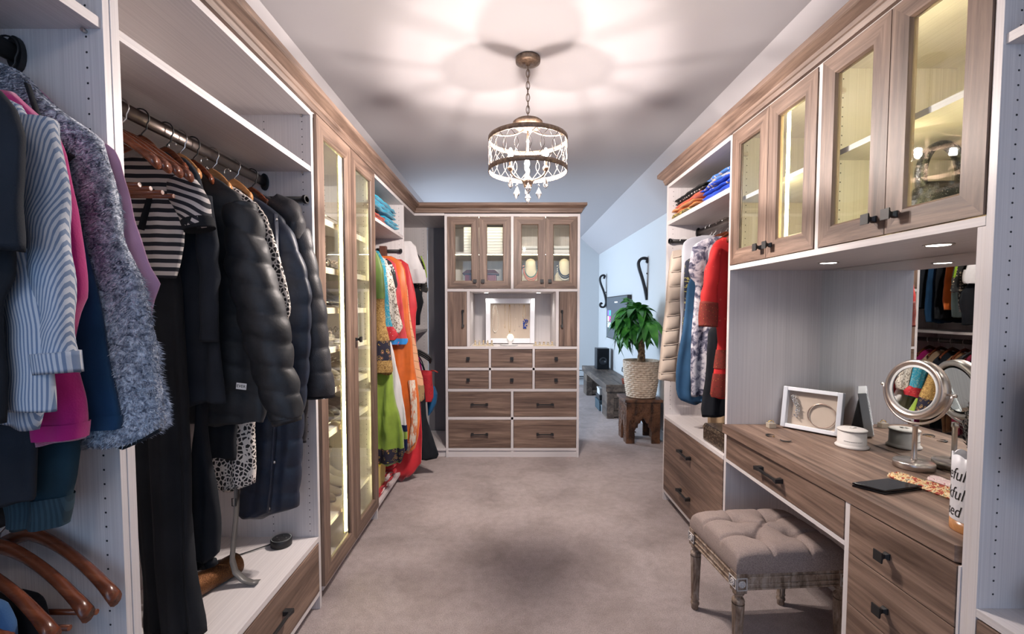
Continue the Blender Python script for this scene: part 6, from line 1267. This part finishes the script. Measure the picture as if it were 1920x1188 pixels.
for i in range(GD+1):
    for j in range(G+1):
        u = j/G*2-1; w_ = i/GD*2-1; x = u*sw; y = w_*sd; e = max(abs(u), abs(w_)); edge = (1-abs(u)**9)*(1-abs(w_)**9)
        h = .402+.062*edge**.35*(1-.12*(u*u+w_*w_))
        for c in tu: h -= .030*math.exp(-((x-c[0])**2+(y-c[1])**2)/.00045)+.017*math.exp(-((x-c[0])**2+(y-c[1])**2)/.0028)
        for a, b in segs: h -= .013*math.exp(-(sdist((x, y), a, b)/.0075)**2)*min(1, edge*3)
        h += .0016*noise.noise(Vector((x*40, y*40, 0))); pull = 1-.012*(1-edge)
        vs.append((x*pull, y*pull, h))
fs = [(i*(G+1)+j, i*(G+1)+j+1, (i+1)*(G+1)+j+1, (i+1)*(G+1)+j) for i in range(GD) for j in range(G)]
m = MB().add(vs, fs, 0, True)
ring = [j for j in range(G+1)]+[(i)*(G+1)+G for i in range(1, GD+1)]+[GD*(G+1)+j for j in range(G-1, -1, -1)]+[i*(G+1) for i in range(GD-1, 0, -1)]
b0 = len(m.v); k = len(ring)
for q, (f_, z) in enumerate(((1.008, .392), (1.01, .378), (1.0, .366))):
    for r in ring: p = m.v[r]; m.v.append((p[0]*f_, p[1]*f_, z)); m.uv.append((0, 0))
prev = ring
for q in range(3):
    cur = [b0+q*k+i for i in range(k)]
    for i in range(k): m.f.append((prev[i], prev[(i+1) % k], cur[(i+1) % k], cur[i])); m.m.append(0); m.sm.append(True)
    prev = cur
obj('cushion', m.xf(MS), LIN, st)
for c in tu: obj('tuft_button', MB().ball((c[0], c[1], .412), .009, 10).xf(MS), LIN, st)
WSH = blotch('whitewashed_wood', [(.35, (.12, .075, .05)), (.5, (.235, .17, .125)), (.66, (.38, .31, .26))], 14, 5, .8, 'LINEAR', sc=(3, 3, .8), rough=.6, bst=.3); WSH2 = plain('chalk_white_carving', (.50, .47, .46), .7)
for s_ in (-1, 1):
    obj('apron', MB().box(-sw+.03, sw-.03, s_*(sd-.006), s_*(sd-.024), .305, .366).box(-sw+.03, sw-.03, s_*(sd-.002), s_*(sd-.008), .348, .354).box(-sw+.03, sw-.03, s_*(sd-.002), s_*(sd-.008), .322, .328).box(-sw+.03, sw-.03, s_*(sd-.001), s_*(sd-.008), .304, .311).xf(MS), WSH, st, .0015)
    obj('apron', MB().box(s_*(sw-.006), s_*(sw-.024), -sd+.03, sd-.03, .305, .366).box(s_*(sw-.002), s_*(sw-.008), -sd+.03, sd-.03, .348, .354).box(s_*(sw-.002), s_*(sw-.008), -sd+.03, sd-.03, .322, .328).box(s_*(sw-.001), s_*(sw-.008), -sd+.03, sd-.03, .304, .311).xf(MS), WSH, st, .0015)
for sx in (-1, 1):
    for sy in (-1, 1):
        cx, cy = sx*(sw-.022), sy*(sd-.022)
        lg = obj('leg', MB().lathe([(.0185, .290), (.021, .285), (.015, .278), (.014, .270), (.021, .264), (.023, .258), (.022, .252), (.0205, .246)], (cx, cy, 0), 24).xf(MS), WSH, st)
        vs = []; n = 48; pr = [(.0225, .246), (.0225, .235), (.0205, .18), (.0175, .09), (.0165, .055), (.0185, .048), (.014, .04), (.0175, .034), (.019, .026), (.015, .018), (.015, .004), (.012, 0)]
        for (r, z) in pr:
            for j in range(n): a = 2*pi*j/n; fl_ = 1-(.13*(abs(sin(a*5))**3) if .05 < z < .24 else 0); vs.append((cx+r*fl_*cos(a), cy+r*fl_*sin(a), z))
        f_ = [(i*n+j, i*n+(j+1) % n, (i+1)*n+(j+1) % n, (i+1)*n+j) for i in range(len(pr)-1) for j in range(n)]
        obj('fluted_shaft', MB().add(vs, f_, 0, True).xf(MS), WSH, lg)
        obj('corner_block', MB().box(cx-.022, cx+.022, cy-.022, cy+.022, .292, .368).xf(MS), WSH, lg, .002)
        for (ax, s_) in ((0, sx), (1, sy)):
            ro = MB().lathe([(1e-5, .004), (.004, .0045), (.0055, .002), (.0065, .002), (.010, .0045), (.0135, .003), (.0145, 0)], (0, 0, 0), 16)
            for k in range(8): a = 2*pi*k/8; ro.ball((.0095*cos(a), .0095*sin(a), .003), .0032, 6)
            ro.box(-.019, .019, -.024, -.021, 0, .003).box(-.019, .019, .021, .024, 0, .003).box(-.0195, -.0165, -.024, .024, 0, .003).box(.0165, .0195, -.024, .024, 0, .003)
            Rm = Matrix.Translation((cx+(s_*.0222 if ax == 0 else 0), cy+(s_*.0222 if ax == 1 else 0), .33)) @ (Matrix.Rotation(s_*pi/2, 4, 'Y') if ax == 0 else Matrix.Rotation(-s_*pi/2, 4, 'X'))
            obj('carved_rosette', ro.xf(MS @ Rm), WSH2, lg)
# ------------------------------------------------------------------ plant on its carved stool
CW = blotch('carved_dark_wood', [(.38, (.035, .014, .007)), (.5, (.11, .045, .02)), (.62, (.17, .075, .035))], 10, 6, 1.5, 'LINEAR', sc=(1, 1, .5), rough=.45, bst=.4)
CWC = blotch('carved_relief_wood', [(.40, (.020, .009, .005)), (.5, (.095, .04, .018)), (.6, (.17, .08, .04))], 75, 4, 2.5, 'LINEAR', rough=.5, bst=1.); 
cs = thing('carved_stool', 'dark carved wooden stool with stepped arches under the potted tree', 'stool', (1.325, 4.74, 0)); X0, X1, Y0, Y1, SH = 1.155, 1.495, 4.57, 4.90, .445
obj('seat', B(X0-.02, X1+.02, Y0-.02, Y1+.02, SH-.028, SH), CW, cs, .006)
def side(a0, a1, ax, pos, th):
    c = (a0+a1)/2; w_ = (a1-a0)/2; pts = [(a0, 0), (a0+.085, 0), (a0+.085, .13), (a0+.10, .16), (a0+.115, .16), (a0+.12, .20), (a0+.14, .21), (a0+.15, .235), (c, .265), (a1-.15, .235), (a1-.14, .21), (a1-.12, .20), (a1-.115, .16), (a1-.10, .16), (a1-.085, .13), (a1-.085, 0), (a1, 0), (a1, SH-.029), (a0, SH-.029)]
    return MB().prism(pts, pos, pos+th, plane='xz' if ax == 'y' else 'yz')
for pos in (Y0, Y1-.025): o = obj('carved_side', side(X0, X1, 'y', pos, .025), CW, cs, .002)
for pos in (X0, X1-.025): o = obj('carved_side', side(Y0+.026, Y1-.026, 'x', pos, .025), CW, cs, .002)
rel = MB(); rnd = random.Random(4)
for ax in 'yx':
    a0, a1 = (X0, X1) if ax == 'y' else (Y0, Y1)
    for k in range(300):
        a = rnd.uniform(a0+.012, a1-.012); z = rnd.uniform(.05, SH-.05); c = (a0+a1)/2
        if abs(a-c) < (a1-a0)/2-.09 and z < .27: continue
        r = rnd.uniform(.006, .013); t0 = rnd.uniform(0, 6)
        p = [(a+r*cos(t0+t)*(1-t/7), z+r*sin(t0+t)*(1-t/7)) for t in [q*.75 for q in range(7)]]
        rel.tube([(x, Y0-.001, zz) if ax == 'y' else (X0-.001, x, zz) for x, zz in p], .003, 4, cap=False)
tag(obj('scroll_carving', rel, CW, cs), kind='stuff')
pp = thing('potted_tree', 'green money tree with braided trunk in a woven cream basket', 'plant', (1.345, 4.74, SH+.001)); PC = (1.345, 4.74)
nz, nc = 132, 168; vs = []
for i in range(nz+1):
    t = i/nz; z = SH+.001+.37*t; r = .142+.040*t+.008*sin(pi*t); row = t*17; rr = int(row); cr = abs(sin(pi*(row-rr)))**.6
    for j in range(nc):
        a = 2*pi*j/nc; ph = a*17/ (2*pi)+(rr % 2)*.5; wv = abs(sin(pi*ph))**.7; q = r+.012*cr*wv-.005
        vs.append((PC[0]+q*cos(a), PC[1]+q*sin(a), z))
b = len(vs); rings = [(.186, .37), (.187, .378), (.176, .379), (.168, .36), (.160, .31)]
for r, z in rings:
    for j in range(nc): a = 2*pi*j/nc; vs.append((PC[0]+r*cos(a), PC[1]+r*sin(a), SH+z))
fs = [(i*nc+j, i*nc+(j+1) % nc, (i+1)*nc+(j+1) % nc, (i+1)*nc+j) for i in range(nz+len(rings)) for j in range(nc)]+[tuple(reversed(range(nc)))]
obj('woven_basket', MB().add(vs, fs, 0, True), blotch('cream_wicker', [(.35, (.42, .32, .23)), (.55, (.62, .51, .40)), (.75, (.72, .62, .50))], 40, 4, 0, 'LINEAR', rough=.6, bst=.4), pp)
obj('soil', MB().lathe([(1e-5, SH+.335), (.165, SH+.33)], (PC[0], PC[1], 0), 30), plain('soil', (.03, .02, .014), 1.), pp)
TRK = blotch('braided_bark', [(.4, (.08, .045, .025)), (.55, (.22, .14, .075)), (.7, (.32, .22, .13))], 30, 5, 1, 'LINEAR', rough=.8, bst=.6)
for s_ in range(4):
    pts = [(PC[0]+(.024-.010*t)*cos(9*t+s_*pi/2), PC[1]+(.024-.010*t)*sin(9*t+s_*pi/2), SH+.32+.30*t) for t in [k/26 for k in range(27)]]; obj('braided_stem', MB().tube(pts, [.021-.007*k/26 for k in range(27)], 10).jit(.003, 40), TRK, pp)
LEAF = blotch('money_tree_leaf', [(.3, (.012, .09, .015)), (.5, (.035, .20, .03)), (.72, (.10, .36, .06))], 9, 3, .5, 'LINEAR', rough=.38, bst=.1); LEAF.node_tree.nodes['Principled BSDF'].inputs['Subsurface Weight'].default_value = .0
def leaf_mb(n, Lf, rnd, droop):
    m = MB().tube([(0, 0, 0), (.04, 0, .012), (.08, 0, .006)], .0018, 5)
    for q in range(n):
        a = -2.1+4.2*q/(n-1); l = Lf*(1-.28*abs(q-(n-1)/2)/((n-1)/2))*rnd.uniform(.9, 1.1); d = Vector((cos(a), sin(a), 0)); s = Vector((-sin(a), cos(a), 0)); o = Vector((.08, 0, .006)); vs = []; k = 7
        for i in range(k+1):
            t = i/k; w_ = .24*l*(sin(pi*min(1, t**.85))**.8 if 0 < t < 1 else .01); c = o+d*(l*t)+Vector((0, 0, .02*sin(t*2)-droop*l*t*t)); vs += [c-s*w_+Vector((0, 0, w_*.25)), c, c+s*w_+Vector((0, 0, w_*.25))]
        fs = []
        for i in range(k): fs += [(3*i, 3*i+1, 3*i+4, 3*i+3), (3*i+1, 3*i+2, 3*i+5, 3*i+4)]
        m.add(vs, fs, 0, True)
    return m
rnd = random.Random(17); protos = []
for k in range(5):
    o = obj('leaf', leaf_mb([5, 6, 7, 6, 5][k], [.165, .18, .175, .155, .19][k], rnd, [.4, .8, 1.2, .6, 1.5][k]).xf(Matrix.Translation(wloc(pp))), LEAF, pp, fix=False); protos.append(o)
top = Vector((0, 0, .70)); cnt = 0
for k in range(54):
    th = rnd.uniform(0, 2*pi); ph = rnd.uniform(-.35, 1.3); R = rnd.uniform(.05, .17)
    wall_side = cos(th) > .15; R = R*.35 if wall_side else R
    base = top+Vector((cos(th)*cos(ph)*R, sin(th)*cos(ph)*R, .04+sin(ph)*R*1.25))
    pitch = rnd.uniform(.1, .9)-ph*.9; o = protos[k % 5] if k < 5 else protos[k % 5].copy()
    if k >= 5: C.objects.link(o); o.parent = pp
    o.location = base; o.rotation_euler = (rnd.uniform(-.3, .3), pitch, th); s_ = rnd.uniform(.8, 1.1)*(.50 if wall_side else 1); o.scale = (s_, s_, s_)
br = MB()
for k in range(14): th = 2*pi*k/14; br.tube([(PC[0], PC[1], SH+.60), (PC[0]+.06*cos(th), PC[1]+.06*sin(th), SH+.68), (PC[0]+.13*cos(th), PC[1]+.13*sin(th), SH+.72+.05*(k % 3))], .003, 5)
tag(obj('leaf_stalks', br, plain('stalk_green', (.05, .14, .03), .6), pp), kind='stuff')
# ------------------------------------------------------------------ bedroom beyond: bench, speaker, television, wall scrolls
RW_ = blotch('rustic_dark_wood', [(.35, (.045, .035, .032)), (.5, (.11, .085, .07)), (.66, (.19, .15, .12))], 6, 6, 1.2, 'LINEAR', sc=(2, .4, 2), rough=.5, bst=.6)
bn = thing('rustic_bench', 'long low rustic dark wood bench along the bedroom wall', 'bench', (1.38, 6.5, 0)); bx0, bx1, by0, by1, bh = 1.16, 1.54, 5.60, 7.50, .43
for k in range(4): w_ = (bx1-bx0)/4; obj('top_plank', B(bx0+w_*k, bx0+w_*(k+1)-.004, by0, by1, bh-.085, bh-.002*(k % 2)), RW_, bn, .004)
obj('end_board', B(bx0-.002, bx1, by0-.022, by0-.001, bh-.088, bh-.002), RW_, bn, .003)
for y in (by0+.03, by1-.35):
    for x in (bx0+.02, bx1-.11): obj('leg', B(x, x+.09, y, y+.30, 0, bh-.086), RW_, bn, .004)
    for z0, z1 in ((.02, .09), (.255, .34)): obj('cross_rail', B(bx0+.111, bx1-.111, y+.01, y+.28, z0, z1), RW_, bn, .003)
    obj('infill_board', B(bx0+.111, bx1-.111, y+.04, y+.06, .091, .254), RW_, bn)
sp_ = thing('speaker_cabinet', 'dark blue-black speaker box at the far end of the rustic bench', 'speaker', (1.42, 7.1, bh)); SPK = plain('black_vinyl', (.015, .02, .028), .4)
obj('cabinet', B(1.31, 1.50, 7.0, 7.2, bh+.001, bh+.32), SPK, sp_, .004); obj('grille', B(1.32, 1.49, 6.99, 6.999, bh+.012, bh+.31), cloth('grille_cloth', (.01, .012, .016)), sp_, .003)
obj('driver', MB().lathe([(.06, 6.988), (.055, 6.986), (.03, 6.989), (1e-5, 6.987)], (1.405, 0, bh+.13), 24, axis='y'), SPK, sp_)
for i, (y0, y1, z0, z1, mt, lb) in enumerate(((6.05, 6.35, 0, .135, plain('slate_box', (.05, .09, .12), .5), 'slate blue box on the carpet under the rustic bench'), (6.08, 6.33, .137, .20, SPK, 'black box on top of the slate blue box under the bench'), (6.12, 6.30, .202, .29, WBX, 'small white box on top of the boxes under the bench'), (5.98, 6.04, 0, .09, plain('light_grey_box', (.3, .33, .36), .5), 'small pale box on the carpet in front of the slate blue box'))):
    bo = thing('storage_box', lb, 'box', (1.24, (y0+y1)/2, z0)); obj('box_body', B(1.168+.008*i, 1.32-.005*i, y0, y1, z0+.0005, z1-.02), mt, bo, .004); obj('box_lid', B(1.164+.008*i, 1.324-.005*i, y0-.004, y1+.004, z1-.0195, z1), mt, bo, .002)
fg = thing('black_figurine', 'small black figurine on the near end of the rustic bench', 'figurine', (1.44, 5.72, bh)); obj('figure', MB().lathe([(.03, 0), (.035, .02), (.02, .06), (.028, .10), (.03, .13), (.015, .16), (.02, .19), (.012, .215), (1e-5, .22)], (1.44, 5.72, bh+.001), 16).tube([(1.41, 5.71, bh+.13), (1.38, 5.70, bh+.15), (1.385, 5.70, bh+.20)], .006, 6), BLK, fg)
rp = thing('clay_pot', 'small terracotta pot beside the black figurine on the bench', 'pot', (1.42, 5.66, bh)); obj('pot_body', MB().lathe([(.028, 0), (.036, .05), (.039, .055), (.039, .065), (.033, .065), (.030, .05), (1e-5, .045)], (1.40, 5.64, bh+.001), 20), plain('terracotta', (.30, .07, .04), .8), rp)
solo('cable_tail', MB().tube([(XR-.004, 6.9, .9), (XR-.006, 6.95, .7), (XR-.012, 6.9, .55), (XR-.01, 6.85, .46)], .004, 6), TRIMW, 'pale cable running down the wall behind the speaker', 'cable')
tv = thing('television', 'black flat television on the bedroom wall', 'television', (1.53, 6.6, .9)); ty0, ty1, tz0, tz1 = 5.96, 7.24, .905, 1.535
obj('housing', B(1.50, XR-.008, ty0, ty1, tz0, tz1), BLK, tv, .004)
scr = obj('screen', B(1.498, 1.4995, ty0+.012, ty1-.012, tz0+.012, tz1-.012), emit('screen_slate', (.055, .07, .09), .8), tv)
for i, (y, z, c) in enumerate(((6.98, 1.29, (.05, .35, .75)), (7.10, 1.29, (.15, .1, .4)), (7.10, 1.20, (.8, .6, .5)), (6.98, 1.20, (.55, .05, .3)), (7.10, 1.11, (.5, .6, .6)), (6.98, 1.11, (.3, .5, .7)))):
    obj('app_tile', B(1.4972, 1.4979, y-.052, y+.052, z-.04, z+.04), emit('tile_%d' % i, c, 1.2), scr)
obj('caption', B(1.4972, 1.4979, 6.50, 6.68, 1.440, 1.456), emit('caption_white', (.8, .85, .9), 1.0), scr)
IRON = plain('wrought_iron', (.02, .022, .028), .35, .5)
def scroll(label, y, pts, wd=.05):
    m = MB(); n = len(pts); Q = []
    for i in range(n-1):
        for f in (0, .34, .67):
            p0, p1_, p2_, p3_ = [Vector(pts[max(0, min(n-1, i+d))]) for d in (-1, 0, 1, 2)]; Q.append(.5*((2*p1_)+(p2_-p0)*f+(2*p0-5*p1_+4*p2_-p3_)*f*f+(3*p1_-p0-3*p2_+p3_)*f**3))
    Q.append(Vector(pts[-1])); k = len(Q); vs = []
    for i, p in enumerate(Q):
        t = (Q[min(i+1, k-1)]-Q[max(i-1, 0)]).normalized(); nr = Vector((-t.y, t.x))*.015
        for (s_, e) in ((1, -1), (1, 1), (-1, 1), (-1, -1)): vs.append((p.x+nr.x*s_+(.004*e), y+e*wd/2, p.y+nr.y*s_))
    fs = [(0, 1, 2, 3), tuple(4*(k-1)+j for j in range(4))]+[(4*i+j, 4*i+(j+1) % 4, 4*i+4+(j+1) % 4, 4*i+4+j) for i in range(k-1) for j in range(4)]
    t = thing('wall_scroll', label, 'wall decor', (XR-.02, y, min(p[1] for p in pts))); obj('iron_band', m.add(vs, fs, 0, True), IRON, t)
    obj('wall_fixing', MB().cyl((max(p[0] for p in pts)-.01, y, sum(p[1] for p in pts)/len(pts)), (XR-.001, y, sum(p[1] for p in pts)/len(pts)), .008, n=8), IRON, t)
scroll('black wrought iron S-shaped wall scroll left of the television', 7.55, [(1.512, 1.845), (1.529, 1.888), (1.495, 1.897), (1.460, 1.871), (1.452, 1.810), (1.479, 1.724), (1.514, 1.637), (1.542, 1.533), (1.551, 1.446), (1.525, 1.385), (1.473, 1.385), (1.455, 1.420), (1.473, 1.446), (1.490, 1.428)], .07)
scroll('black wrought iron hook-shaped wall scroll above the potted tree', 5.30, [(1.547, 1.879), (1.559, 1.898), (1.547, 1.922), (1.510, 1.928), (1.474, 1.910), (1.456, 1.867), (1.469, 1.801), (1.495, 1.722), (1.520, 1.637), (1.540, 1.557), (1.553, 1.490), (1.559, 1.454)], .06)
